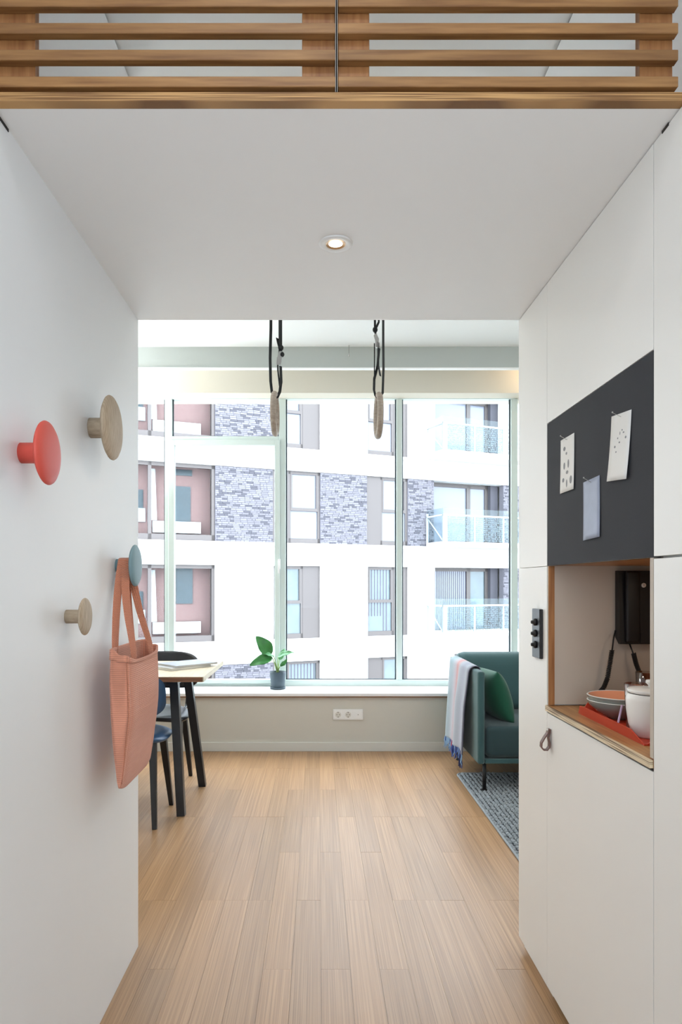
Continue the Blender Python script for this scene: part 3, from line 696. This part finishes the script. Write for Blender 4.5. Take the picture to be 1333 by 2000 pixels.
# ------------------------------------------------------------------ socket strip
sk = thing('wall_socket', 'double power socket with blank plate under the window sill', 'socket', (X(680, YW), YW, Z(1395, YW)))
sx0, sx1, sz0, sz1 = X(651, YW), X(709.5, YW), Z(1405.5, YW), Z(1385, YW); wv = (sx1-sx0)/3
P('socket_frame', B(sx0, sx1, YW-.008, YW, sz0, sz1, bev=.0015), M['white_pl'], sk)
for k in range(3):
    cx_ = sx0+wv*(k+.5); zc = (sz0+sz1)/2
    if k < 2:
        q = P('socket_insert', B(cx_-.030, cx_+.030, YW-.011, YW-.008, zc-.030, zc+.030, bev=.001), M['white_pl'], sk)
        P('socket_well', MB().lathe([(.0215, -.0125), (.020, -.0115), (.0195, -.0113)], (cx_, YW, zc), 'Y', 24), M['base'], q)
        P('socket_hole', MB().lathe([(.003, -.0129), (.003, -.0125)], (cx_-.009, YW, zc), 'Y', 8).lathe([(.003, -.0129), (.003, -.0125)], (cx_+.009, YW, zc), 'Y', 8).box(cx_-.003, cx_+.003, YW-.0129, YW-.0125, zc-.019, zc-.014).box(cx_-.003, cx_+.003, YW-.0129, YW-.0125, zc+.014, zc+.019), M['dark'], q)
    else:
        q = P('blank_plate', B(cx_-.030, cx_+.030, YW-.010, YW-.008, zc-.030, zc+.030, bev=.001), M['white_pl'], sk)
        P('port', B(cx_-.003, cx_+.003, YW-.0106, YW-.0098, zc-.003, zc+.003), M['alu'], q)

# ------------------------------------------------------------------ table and chairs
tt = thing('dining_table', 'pale-topped table with brown edge and black splayed legs', 'table', (-1.3, 3.9, 0))
P('tabletop', B(-2.05, -.598, 3.535, 4.27, .713, .74, bev=.0012), M['tabletop'], tt)
P('edge_band', MB().box(-2.05, -.600, 3.532, 3.5345, .714, .739).box(-2.05, -.600, 4.2705, 4.273, .714, .739).box(-.5975, -.5945, 3.535, 4.27, .714, .739, mi=1), [M['tedge'], M['tabletop']], tt)
def leg(p0, p1, w0, w1):
    return MB().tube([p0, p1], [w0/2*1.414, w1/2*1.414], 4, twist=PI/4)
for sx_, cx_ in ((1, 0), (-1, -2.62)):
    for top, ft in (((-.775, 3.67, .712), (-.722, 3.60, 0)), ((-.785, 4.07, .712), (-.70, 4.13, 0))):
        a = list(top); b = list(ft)
        if sx_ < 0: a[0] = -2.65-a[0]; b[0] = -2.65-b[0]
        P('leg', leg(a, b, .046, .042), M['blackw'], tt)
P('trestle_bar', MB().box(-.81, -.75, 3.64, 4.10, .685, .7125).box(-1.90, -1.84, 3.64, 4.10, .685, .7125).box(-1.9, -.8, 3.86, 3.90, .67, .70), M['blackw'], tt)
def make_chair(label, shell, loc, rz):
    t = thing('dining_chair', label, 'chair', loc, rz, 'dining chairs at the pale table')
    def seat(u, v, top=True):
        a = u*2*PI; e = 2/3.2
        cx_ = math.copysign(abs(math.cos(a))**e, math.cos(a)); sy = math.copysign(abs(math.sin(a))**e, math.sin(a))
        k_ = v
        x = .218*cx_*k_*(1-.07*(sy*k_ < 0)*abs(sy)); y = .205*sy*k_+.015
        z = .452-.012*(1-k_**2)-.030*max(0, (k_-.72)/.28)**2*(abs(cx_)**2*.9+.2)+(.0 if sy > 0 else .012*abs(sy)**2*k_**3)
        return (x, y, z)
    mb = MB(); mb.grid(lambda u, v: seat(u, .02+v*.98), 48, 12, closeu=True); mb.f.append(tuple(range(48))[::-1]); mb.mi.append(0); mb.sm.append(True)
    s_ = P('seat', mb, shell, t, world=False); solid(s_, .018, -1)
    def back(u, v):
        a = u*2*PI; e = 2/3.6
        cx_ = math.copysign(abs(math.cos(a))**e, math.cos(a))*v; sz_ = math.copysign(abs(math.sin(a))**e, math.sin(a))*v
        x = .237*cx_; z = .668+.116*sz_
        y = -.262+.085*(abs(cx_)**2.2)-.045*(sz_)*.5
        return (x, y, z)
    mb = MB(); mb.grid(lambda u, v: back(u, .02+v*.98), 48, 10, closeu=True); mb.f.append(tuple(range(48))[::-1]); mb.mi.append(0); mb.sm.append(True)
    b_ = P('backrest', mb, shell, t, world=False); solid(b_, .014, 0)
    for s in (-1, 1):
        P('back_bracket', MB().tube([(s*.14, -.05, .425), (s*.15, -.17, .428), (s*.155, -.215, .45), (s*.158, -.225, .50), (s*.155, -.225, .60), (s*.15, -.232, .66)], [.009, .011, .012, .012, .011, .008], 8), M['blackw'], t, world=False)
        P('leg', leg((s*.155, -.10, .43), (s*.185, -.187, 0), .036, .022), M['blackw'], t, world=False)
        P('leg', leg((s*.165, .07, .43), (s*.188, .19, 0), .036, .022), M['blackw'], t, world=False)
    P('seat_frame', MB().box(-.17, .17, -.12, -.085, .408, .432).box(-.17, .17, .055, .09, .408, .432).box(-.03, .03, -.12, .09, .410, .430), M['blackw'], t, world=False)
    return t
make_chair('navy blue shell chair with black legs at the near side of the table', M['navy'], (-1.0, 3.585, 0), 0)
make_chair('black shell chair at the far side of the table, before the window', M['blks'], (-.998, 4.165, 0), PI)
def mag(label, cx_, cy, rot, w_, h_, z0, z1, m_, loc):
    t = thing('magazine', label, 'magazine', (cx_, cy, z0), rot, 'magazines on the table')
    P('pages', B(-w_/2+.001, w_/2-.002, -h_/2+.002, h_/2-.002, z0-z0+.001, z1-z0-.001), M['pages'], t, world=False)
    P('cover', MB().box(-w_/2, w_/2, -h_/2, h_/2, 0, .001).box(-w_/2, w_/2, -h_/2, h_/2, z1-z0-.001, z1-z0).box(-w_/2-.0008, -w_/2, -h_/2, h_/2, 0, z1-z0), m_, t, world=False)
mag('thick off-white book lying under the grey magazine on the table', -.80, 3.945, -.72, .215, .285, .7402, .7535, M['mag2'], None)
mag('grey-covered magazine lying on top of the off-white book', -.765, 3.985, -.80, .215, .28, .7537, .7625, M['mag1'], None)

# ------------------------------------------------------------------ potted plant on the sill
px0, py0 = X(543, 5.19), 5.19
pt = thing('potted_plant', 'small broad-leaved plant in a blue-grey pot on the window sill', 'plant', (px0, py0, SILL))
P('saucer', MB().lathe([(.052, 0), (.058, .003), (.059, .016), (.056, .016), (.053, .008)], (px0, py0, SILL), n=36), M['pot'], pt)
P('pot', MB().lathe([(.048, .006), (.053, .03), (.0605, .118), (.0615, .132), (.0575, .132), (.056, .118)], (px0, py0, SILL), n=36, close=False), M['pot'], pt)
P('soil', MB().lathe([(.001, .117), (.056, .116)], (px0, py0, SILL), n=24, close=False), M['soil'], pt)
def leafp(base, tip, width, bend, up, m_, stem_from=(0, 0, .115), roll=0):
    b = Vector(base); tp = Vector(tip); d = tp-b; L = d.length; d.normalize()
    side = d.cross(Vector(up)).normalized(); nn = side.cross(d).normalized()
    rotm = Matrix.Rotation(roll, 3, d); side = rotm @ side; nn = rotm @ nn
    def f(u, v):
        t = v; wd = width*(math.sin(PI*min(1, t**.8))**.75)*(1-.15*t)+.0006
        s_ = (u-.5)*2
        p = b+d*L*t+side*s_*wd/2+nn*(bend*math.sin(PI*t)+abs(s_)*wd*.16+.004*math.sin(t*14+s_*2)*abs(s_))
        return (p.x+px0, p.y+py0, p.z+SILL)
    o = P('leaf', MB().grid(f, 9, 16), m_, pt, fix=False); solid(o, .0012, 0)
    s0 = Vector(stem_from); mid = (s0+b)/2+Vector((0, 0, .012))
    P('stalk', MB().tube([(s0.x+px0, s0.y+py0, s0.z+SILL), (mid.x+px0, mid.y+py0, mid.z+SILL), (b.x+px0, b.y+py0, b.z+SILL)], [.0045, .0035, .0025], 6), M['stem'], pt)
def q(px, py): return (X(px, 5.19)-px0, 0, Z(py, 5.19)-SILL)
def qq(px, py, y): a = q(px, py); return (a[0], y, a[2])
leafp(qq(530, 1279, -.02), qq(501, 1242, -.03), .115, .008, (0, -1, .1), M['leaf'], roll=.35)
leafp(qq(533, 1284, -.03), qq(490, 1297, -.09), .085, .02, (0, -.75, .8), M['leaf'], roll=-.3)
leafp(qq(543, 1283, .0), qq(576, 1273, -.06), .055, .012, (0, -.6, .9), M['leafl'], roll=.2)
leafp(qq(548, 1301, .0), qq(562, 1286, -.02), .035, .004, (0, -1, .2), M['leaf'], roll=.5)
leafp(qq(536, 1282, -.03), qq(512, 1275, -.06), .045, .006, (0, -.5, .9), M['leafl'])
leafp(qq(546, 1290, .02), qq(556, 1268, .06), .045, .006, (0, -.8, .5), M['leafl'])
P('sheath', MB().tube([(px0, py0, SILL+.11), (px0-.005, py0, SILL+.15), (px0+.002, py0, SILL+.18)], [.010, .008, .003], 8), M['stem'], pt)

# ------------------------------------------------------------------ sofa
so_ = thing('sofa', 'teal wool sofa with slab arm and thin black legs', 'sofa', (1.7, 4.35, 0))
ARX0, ARX1, SY0, SY1, SB, AT = .925, .968, 3.955, 4.80, .174, .713
P('armrest', B(ARX0, ARX1, SY0, SY1, SB, AT, bev=.014), M['teal'], so_)
P('armrest', B(2.50-.043+.02, 2.52, SY0, SY1, SB, AT, bev=.014), M['teal'], so_)
P('back_frame', B(ARX1+.001, 2.474, 4.72, SY1, SB, AT+.02, bev=.012), M['teal'], so_)
P('base_frame', B(ARX1+.001, 2.474, SY0+.012, 4.72, SB+.002, SB+.030, bev=.004), M['teal'], so_)
P('seat_cushion', B(ARX1+.006, 2.47, SY0+.004, 4.55, SB+.034, .395, bev=.034), M['tealshade'], so_)
# back cushion: rounded roll leaning on the frame
def bc(u, v):
    x = .955+v*(2.46-.955); a = u*2*PI; e = 2/3.0
    cy = math.copysign(abs(math.cos(a))**e, math.cos(a)); cz = math.copysign(abs(math.sin(a))**e, math.sin(a))
    k_ = 1
    for d in (v, 1-v): k_ = min(k_, (min(1, d/.025)*.5+.5))
    z = .57+.19*cz*(1 if k_ == 1 else .9+.1*k_); y = 4.62+.095*cy*k_+(z-.57)*.16
    if z > .68: x = x-(.0 if v > .5 else .0)
    return (max(x, ARX1+.005) if z < AT+.006 else x, y, z)
mb = MB(); mb.grid(bc, 32, 40, closeu=True); mb.f += [tuple(range(32)), tuple(range(39*32, 40*32))[::-1]]; mb.mi += [0, 0]; mb.sm += [True, True]
P('back_cushion', mb, M['teal'], so_)
for x, y in ((.975, 4.005), (.975, 4.74), (2.45, 4.005), (2.45, 4.74)):
    P('leg', MB().tube([(x, y, SB+.003), (x, y, .012 if y < 4.4 else 0)], .0115, 12).lathe([(.018, .012 if y < 4.4 else 0), (.018, .018 if y < 4.4 else .006)], (x, y, 0), n=12), M['blackp'], so_)
# scatter cushion leaning against the arm
cu = thing('scatter_cushion', 'emerald green square cushion leaning inside the sofa arm', 'cushion', (1.09, 4.33, .40))
def pil(u, v, s):
    a = (u-.5)*2; b = (v-.5)*2; k_ = 1-.06*(1-abs(a)**2)*abs(b)**2-.0; k2 = 1-.06*(1-abs(b)**2)*abs(a)**2
    h = s*.078*((1-abs(a)**2.4)*(1-abs(b)**2.4))**.55
    return Vector((h, a*.175*k2, b*.168*k_))
mb = MB()
rm = Matrix.Rotation(-.30, 3, 'Y') @ Matrix.Rotation(.12, 3, 'Z')
rm = Matrix.Rotation(.18, 3, 'Z') @ Matrix.Rotation(-.32, 3, 'Y')
for s in (1, -1): mb.grid(lambda u, v: tuple(rm @ pil(u, v, s)+Vector((1.086, 4.225, .540))), 22, 22)
co = P('cushion_cover', mb, M['emerald'], cu)
bm = bmesh.new(); bm.from_mesh(co.data); bmesh.ops.remove_doubles(bm, verts=bm.verts, dist=.0005); bmesh.ops.recalc_face_normals(bm, faces=bm.faces); bm.to_mesh(co.data); bm.free()

# throw over the arm
th_ = thing('throw_blanket', 'pale blue-grey throw with pink stripe and fringe over sofa arm', 'blanket', (.92, 4.4, AT))
def bl_pt(u, v):
    """u along Y near->far, v from the inner side over the arm down the outer side"""
    fold = .010*math.sin(u*17+.6)+.005*math.sin(u*31+1.)
    y = 4.095+u*.60
    tot = .12+.055+.52; s_ = v*tot
    xi, xo = ARX1+.004, ARX0-.005
    if s_ < .12: x = xi; z = AT+.004-(.12-s_)
    elif s_ < .175:
        t = (s_-.12)/.055; x = xi+(xo-xi)*t; z = AT+.006+.008*math.sin(PI*t)
    else:
        d = s_-.175; t = d/.52; x = xo-.012-.028*t-(fold+.008)*min(1, t*2.2)*1.0; z = AT+.003-d
        if t < .04: x = xo-.3*t*1.0-.004
        y += (u-.45)*.03*t
    return (x, y, z)
bo_ = P('throw_cloth', MB().grid(bl_pt, 44, 60), M['blanket'], th_, fix=False); solid(bo_, .004, 0)
for mi_, nm in enumerate(['fr1', 'fr2', 'fr3', 'fr4']):
    fb = MB()
    for k in range(64):
        u = (k+.5)/64
        want = 1 if .47 < u < .66 and k % 2 else (2 if u > .66 and k % 3 else (3 if u < .3 and k % 2 else (0 if k % 4 else 2)))
        if want != mi_: continue
        p = Vector(bl_pt(u, 1.0)); L = R.uniform(.055, .085)
        fb.tube([p+Vector((0, 0, .004)), p+Vector((R.uniform(-.008, .004), R.uniform(-.006, .006), -L*.35)), p+Vector((R.uniform(-.012, .008), R.uniform(-.008, .008), -L*.7)), p+Vector((R.uniform(-.014, .006), R.uniform(-.01, .01), -L))], [.0032, .0042, .0036, .0022], 5)
    f_ = P('fringe', fb, M[nm], th_); f_['kind'] = 'stuff'

# ------------------------------------------------------------------ rug
rg = thing('rug', 'chunky grey braided wool rug under the sofa front', 'rug', (1.6, 3.5, 0))
RX0, RX1, RY0, RY1 = .885, 2.45, 2.55, 4.385
def inr(x, y, r=.05, m_=0):
    dx = max(RX0+r+m_-x, x-(RX1-r-m_), 0); dy = max(RY0+r+m_-y, y-(RY1-r-m_), 0); return math.hypot(dx, dy) < r
poly = []
for cx_, cy, a0 in ((RX1-.05, RY1-.05, 0), (RX0+.05, RY1-.05, 90), (RX0+.05, RY0+.05, 180), (RX1-.05, RY0+.05, 270)):
    for k in range(7): a = math.radians(a0+k*15); poly.append((cx_+.048*math.cos(a), cy+.048*math.sin(a), .0005))
P('rug_backing', MB().prism(poly, (0, 0, .006)), M['rugb'], rg)
def loop(mb, x, y, z, rx, ry, rz_, ang):
    c, s = math.cos(ang), math.sin(ang); vs = []
    for (h, k_) in ((0, 1.0), (.62, .82)):
        for j in range(6):
            a = j*PI/3; lx = rx*k_*math.cos(a); ly = ry*k_*math.sin(a); vs.append((x+lx*c-ly*s, y+lx*s+ly*c, z+h*rz_))
    vs.append((x, y, z+rz_)); fs = [(j, (j+1) % 6, 6+(j+1) % 6, 6+j) for j in range(6)]+[(6+j, 6+(j+1) % 6, 12) for j in range(6)]
    mb.add(vs, fs, 0, True)
lm = MB(); x = RX0+.012; row = 0
while x < RX1-.01:
    y = RY0+.012+(row % 2)*.009
    while y < RY1-.008:
        xx_ = x+R.uniform(-.002, .002); yy = y+R.uniform(-.003, .003)
        if inr(xx_, yy, .05, .006): loop(lm, xx_, yy, .004, .0092, .0135, R.uniform(.011, .019), (.62 if row % 2 else -.62)+R.uniform(-.2, .2))
        y += .0275
    x += .0245; row += 1
lo_ = P('yarn_loops', lm, M['rug1'], rg, fix=False); lo_['kind'] = 'stuff'
bd = MB()
pr = [(RX0+.003, RY0+.05)]+[(RX0+.003, RY0+.05+k*(RY1-RY0-.1)/40+0) for k in range(41)]
pth = []
for k in range(len(poly)+1):
    p = poly[k % len(poly)]; pth.append((p[0], p[1], .006))
bd.tube(pth, .006, 8, caps=False)
P('rug_border', bd, M['rug1'], rg)

# ------------------------------------------------------------------ building across the street
FA = math.atan(.4213); Y0F = 21.7
ab = thing('apartment_building', 'white rendered apartment block with grey brick bays across the street', 'building', (0, Y0F, 0), FA)
def U(px):
    t = (px-622)/1333; yy = Y0F/(1-.4213*t); return t*yy/math.cos(FA)
# local frame: +x along the facade, -y towards us, z world height
rows = [(EYE+6.56+0.02, EYE+4.27), (EYE+3.56, EYE+1.29), (EYE+.575, EYE-1.71), (EYE-2.42, EYE-4.70), (EYE+9.56, EYE+7.27)]
holes = []
UA0, UA1 = U(421)-4.1, U(421)
UB0, UB1 = U(535), U(627)
UC0, UC1 = U(719), U(798.5)
UD0, UD1 = U(850), U(985)
for ri, (t_, b_) in enumerate(rows):
    holes.append((UA0, UA1, b_, t_)); 
    br = ri in (0, 1, 4)
    holes.append((UA1, UB0, b_, t_) if ri != 2 else None)
    holes.append((UB0, UB1, b_, t_)); holes.append((UC0, UC1, b_, t_))
    if ri in (1,): holes.append((UB1, UC0, b_, t_)); holes.append((UC1, UD0, b_, t_))
    holes.append((UD0, UD1, b_-.0 if ri != 3 else b_, t_) if ri != 3 else (U(888), U(970), b_, t_))
    holes.append((UD1, UD1+1.6, b_, t_) if ri in (1, 2) else None)
holes = [h for h in holes if h]
def wallholes(mb, u0, u1, z0, z1, hs, y0, y1):
    us = sorted(set([u0, u1]+[h[0] for h in hs]+[h[1] for h in hs])); us = [u for u in us if u0 <= u <= u1]
    for a, b in zip(us[:-1], us[1:]):
        m_ = (a+b)/2; cuts = sorted([(h[2], h[3]) for h in hs if h[0] < m_ < h[1]]); z = z0
        for c0, c1 in cuts:
            if c0 > z: mb.box(a, b, y0, y1, z, c0)
            z = max(z, c1)
        if z < z1: mb.box(a, b, y0, y1, z, z1)
wm = MB(); wallholes(wm, -22, 26, -7, 13, holes, 0, .35)
P('rendered_wall', wm, M['xwhite'], ab, world=False)
P('building_core', B(-22, 26, .9, 8, -7, 13), M['xwhite'], ab, world=False)
for z in (EYE+1.20, EYE-1.80, EYE+4.18):
    P('string_course', B(-22, 26, -.04, 0, z-.03, z+.03), M['xwhite'], ab, world=False)
jm = MB()
for u, za, zb in ((UB1+.03, EYE-7, EYE+1.1), (UC0-.03, EYE-7, EYE-2.4), (U(970), EYE-2.4, EYE-1.9), (UB1+.03, EYE+3.6, EYE+4.1)):
    jm.box(u-.012, u+.012, -.006, .0, za, zb)
P('panel_joint', jm, M['xgroove'], ab, world=False)
def bricks(u0, u1, z0, z1, y=.04):
    P('mortar_bed', B(u0, u1, y+.02, y+.25, z0, z1), M['mortar'], ab, world=False)
    mb = MB(); ch = .0595; r_ = 0; z = z0+.004
    while z+ch*.8 < z1:
        u = u0-R.uniform(0, .2)
        while u < u1:
            L = R.choice([.21, .21, .10, .16])
            a, b = max(u, u0), min(u+L, u1)
            if b-a > .02: mb.box(a+.003, b-.003, y+R.uniform(-.006, .008), y+.021, z, z+ch-.009, mi=R.choices([0, 1, 2, 3], [5, 3, 5, 1])[0])
            u += L+.004
        z += ch; r_ += 1
    o = P('brickwork', mb, [M['brick0'], M['brick1'], M['brick2'], M['mortar']], ab, world=False, fix=False); o['kind'] = 'stuff'
def win_unit(u0, u1, z0, z1, split, pane_m=None, blind=0, panes=True):
    """frame with an upper opening light and a lower fixed pane"""
    f = .07; y0, y1 = .10, .17; mb = MB()
    mb.box(u0, u0+f, y0, y1, z0, z1); mb.box(u1-f, u1, y0, y1, z0, z1); mb.box(u0, u1, y0, y1, z1-f*1.4, z1); mb.box(u0, u1, y0, y1, z0, z0+f*2.2)
    mb.box(u0+f, u1-f, y0-.01, y1, split-.05, split+.05)
    for a in ((u0+f, u0+f+.05, split+.05, z1-f*1.4), (u1-f-.05, u1-f, split+.05, z1-f*1.4)): mb.box(a[0], a[1], y0-.015, y1, a[2], a[3])
    fr = P('window', mb, M['xmetal'], ab, world=False)
    for za, zb in ((z0+f*2.2, split-.05), (split+.05, z1-f*1.4)):
        P('pane', B(u0+f, u1-f, y1-.02, y1-.012, za, zb), pane_m or M['xpane'], fr, world=False)
    if blind:
        sb = MB(); n = int((u1-u0-2*f)/.11)
        for k in range(n): a = u0+f+.02+k*.11; sb.box(a, a+.03, y1-.03, y1-.021, z0+f*2.2+(.5 if k < n*.6 else 0), z1-f*1.4)
        o = P('blind_slats', sb, M['xblind'], fr, world=False); o['kind'] = 'stuff'
    return fr
def panel(u0, u1, z0, z1): P('cladding_panel', B(u0, u1, .09, .3, z0, z1), M['xmetal'], ab, world=False)
gx = glass_mat('far_glass', (.95, .97, .98), .0, 0, .2)
for ri, (t_, b_) in enumerate(rows):
    dz = t_-EYE-3.56
    # A: wide corner-like window with the reflected red brick wall built behind its glass
    f = .09; mb = MB(); mu = U(293.5)
    for a in ((UA0, UA0+f, b_, t_), (UA1-f, UA1, b_, t_), (UA0, UA1, t_-.11, t_), (UA0, UA1, b_, b_+.18), (mu-.05, mu+.05, b_, t_), (UA0+1.2, UA0+1.3, b_, t_)): mb.box(a[0], a[1], .10, .18, a[2], a[3])
    fr = P('window', mb, M['xmetal'], ab, world=False)
    P('pane', B(UA0+f, UA1-f, .15, .158, b_+.18, t_-.11), gx, fr, world=False)
    P('reflected_brick_wall', B(UA0, UA1, .62, .80, b_, t_), M['redb'], fr, world=False)
    # reflected teal openings and white planter boxes, built as solids behind the glass
    th_px = {0: (347, 384, 1.9, 2.28), 1: (346, 381, .52, 1.66), 2: (352, 385, 1.12, 2.26), 3: (352, 385, 1.12, 2.26), 4: (346, 381, .52, 1.66)}[ri]
    oe = P('reflected_window', MB().box(U(th_px[0]), U(th_px[1]), .58, .62, b_+th_px[2], b_+th_px[3]).box(U(225), U(286), .58, .62, b_+.9, b_+1.5), M['xteal'], fr, world=False)
    P('reflected_planter', B(U(304), U(399), .42, .56, b_+.24, b_+.58), M['xwhite'], fr, world=False)
    if ri == 1: P('reflected_window_top', B(U(348), U(384), .58, .62, t_-.28, t_-.1), M['xteal'], fr, world=False)
    P('inner_curtain', MB().grid(lambda u, v: (U(297)+u*.22*(1-.25*v), .46+.02*math.sin(u*30), b_+.6+v*(t_-b_-.75)), 20, 3), M['xwhite'], fr, world=False, fix=False)
    P('inner_shopfront', B(U(255), U(290), .56, .60, b_+.55, b_+.95), M['xrail'], fr, world=False)
    # brick bays
    if ri != 2: bricks(UA1+.01, UB0-.01, b_, t_)
    if ri == 1: bricks(UB1+.01, UC0-.01, b_, t_); bricks(UC1+.01, UD0-.01, b_, t_)
    if ri in (1, 2): bricks(UD1+.01, UD1+1.6, b_, t_)
    sp_z = b_+1.05
    if ri == 1:
        panel(UB0, U(566), b_, t_); win_unit(U(566), UB1, b_, t_, sp_z+.02)
        panel(UC0, U(746), b_, t_); win_unit(U(746), UC1, b_, t_, sp_z+.1)
    elif ri == 3:
        panel(UB0, U(560), b_, t_); win_unit(U(560), UB1, b_, t_, sp_z, M['xpaneb'], 1)
        panel(UC0, U(747), b_, t_); win_unit(U(747), UC1, b_, t_, sp_z, M['xpaneb'])
    else:
        win_unit(UB0, U(594), b_, t_, sp_z+.1, M['xpaneb'] if ri == 2 else None); panel(U(594), UB1, b_, t_)
        win_unit(UC0, U(772), b_, t_, sp_z+.1, None if ri != 2 else M['xpaneb'], 1 if ri == 2 else 0); panel(U(772), UC1, b_, t_)
    # D: recessed balcony bay
    if ri == 3:
        panel(U(888), U(905), b_, t_); win_unit(U(905), U(970), b_, t_, sp_z)
        continue
    P('bay_back', B(UD0, UD1, .62, .7, b_, t_), M['xmetal'], ab, world=False)
    y0 = .52
    mb = MB(); ud = U(929); ue = UD1-.32
    for a in ((UD0, UD0+.06, b_, t_), (ud, ud+.16, b_, t_), (ue-.12, ue, b_, t_), (UD0, ue, t_-.12, t_), (UD0, ue, b_, b_+.1)): mb.box(a[0], a[1], y0, y0+.09, a[2], a[3])
    fr = P('balcony_door', mb, M['xmetal'], ab, world=False)
    P('pane', B(UD0+.06, ud, y0+.05, y0+.06, b_+.1, t_-.12), M['xpane'], fr, world=False)
    P('pane', B(ud+.16, ue-.12, y0+.05, y0+.06, b_+.1, t_-.12), M['xpane'] if ri != 2 else M['xpaneb'], fr, world=False)
    if ri == 2:
        sb = MB()
        for k in range(19): a = UD0+.1+k*.085; sb.box(a, a+.022, y0+.035, y0+.045, b_+.1, t_-.12)
        o = P('blind_slats', sb, M['xblind'], fr, world=False); o['kind'] = 'stuff'
    P('brick_reveal', B(UD1-.32, UD1, .36, .62, b_, t_), M['brick1'], ab, world=False)
    # balcony
    ub0, ub1, pj = U(833), U(833)+3.6, 1.03
    zs_ = EYE+1.40+dz
    bl_ = P('balcony', B(ub0, ub1, -pj, 0, zs_-.17, zs_, bev=.005), M['xwhite'], ab, world=False)
    rl = MB()
    zr_ = zs_+.88
    rl.box(ub0, ub1, -pj, -pj+.05, zr_-.035, zr_+.02); rl.box(ub0, ub0+.05, -pj, 0, zr_-.035, zr_+.02)
    for u in (ub0, ub0+.0, ub0+1.22, ub0+2.40, ub1-.06):
        rl.box(u, u+.055, -pj, -pj+.05, zs_, zr_)
    rl.box(ub0, ub0+.16, -pj-.005, -pj+.04, zs_, zr_)
    rl.box(ub0, ub0+.05, -.06, 0, zs_, zr_+.1)
    rl.tube([(ub0+.025, -.05, zr_-.05), (ub0+.025, -pj+.04, zs_+.02)], .022, 6)
    P('railing', rl, M['xrail'], bl_, world=False)
    P('balustrade_glass', MB().box(ub0+.02, ub1, -pj+.015, -pj+.025, zs_+.02, zr_+.22).box(ub0+.015, ub0+.025, -pj+.03, -.02, zs_+.02, zr_+.22), M['xdots'], bl_, world=False)
    db = MB(); nn = 60
    for k in range(nn):
        for j in range(12):
            if R.random() < .2: continue
            u = ub0+.2+k*.055; z = zs_+.04+j*.068
            if u > ub1-.1: continue
            db.box(u, u+.026, -pj+.010, -pj+.014, z, z+.04)
    o = P('printed_squares', db, M['xdot'], bl_, world=False, fix=False); o['kind'] = 'stuff'
st = P('ground_street', B(-60, 60, 6.2, 60, -8, -7), M['street']); tag(st, 'grey street far below the window', None, kind=S)
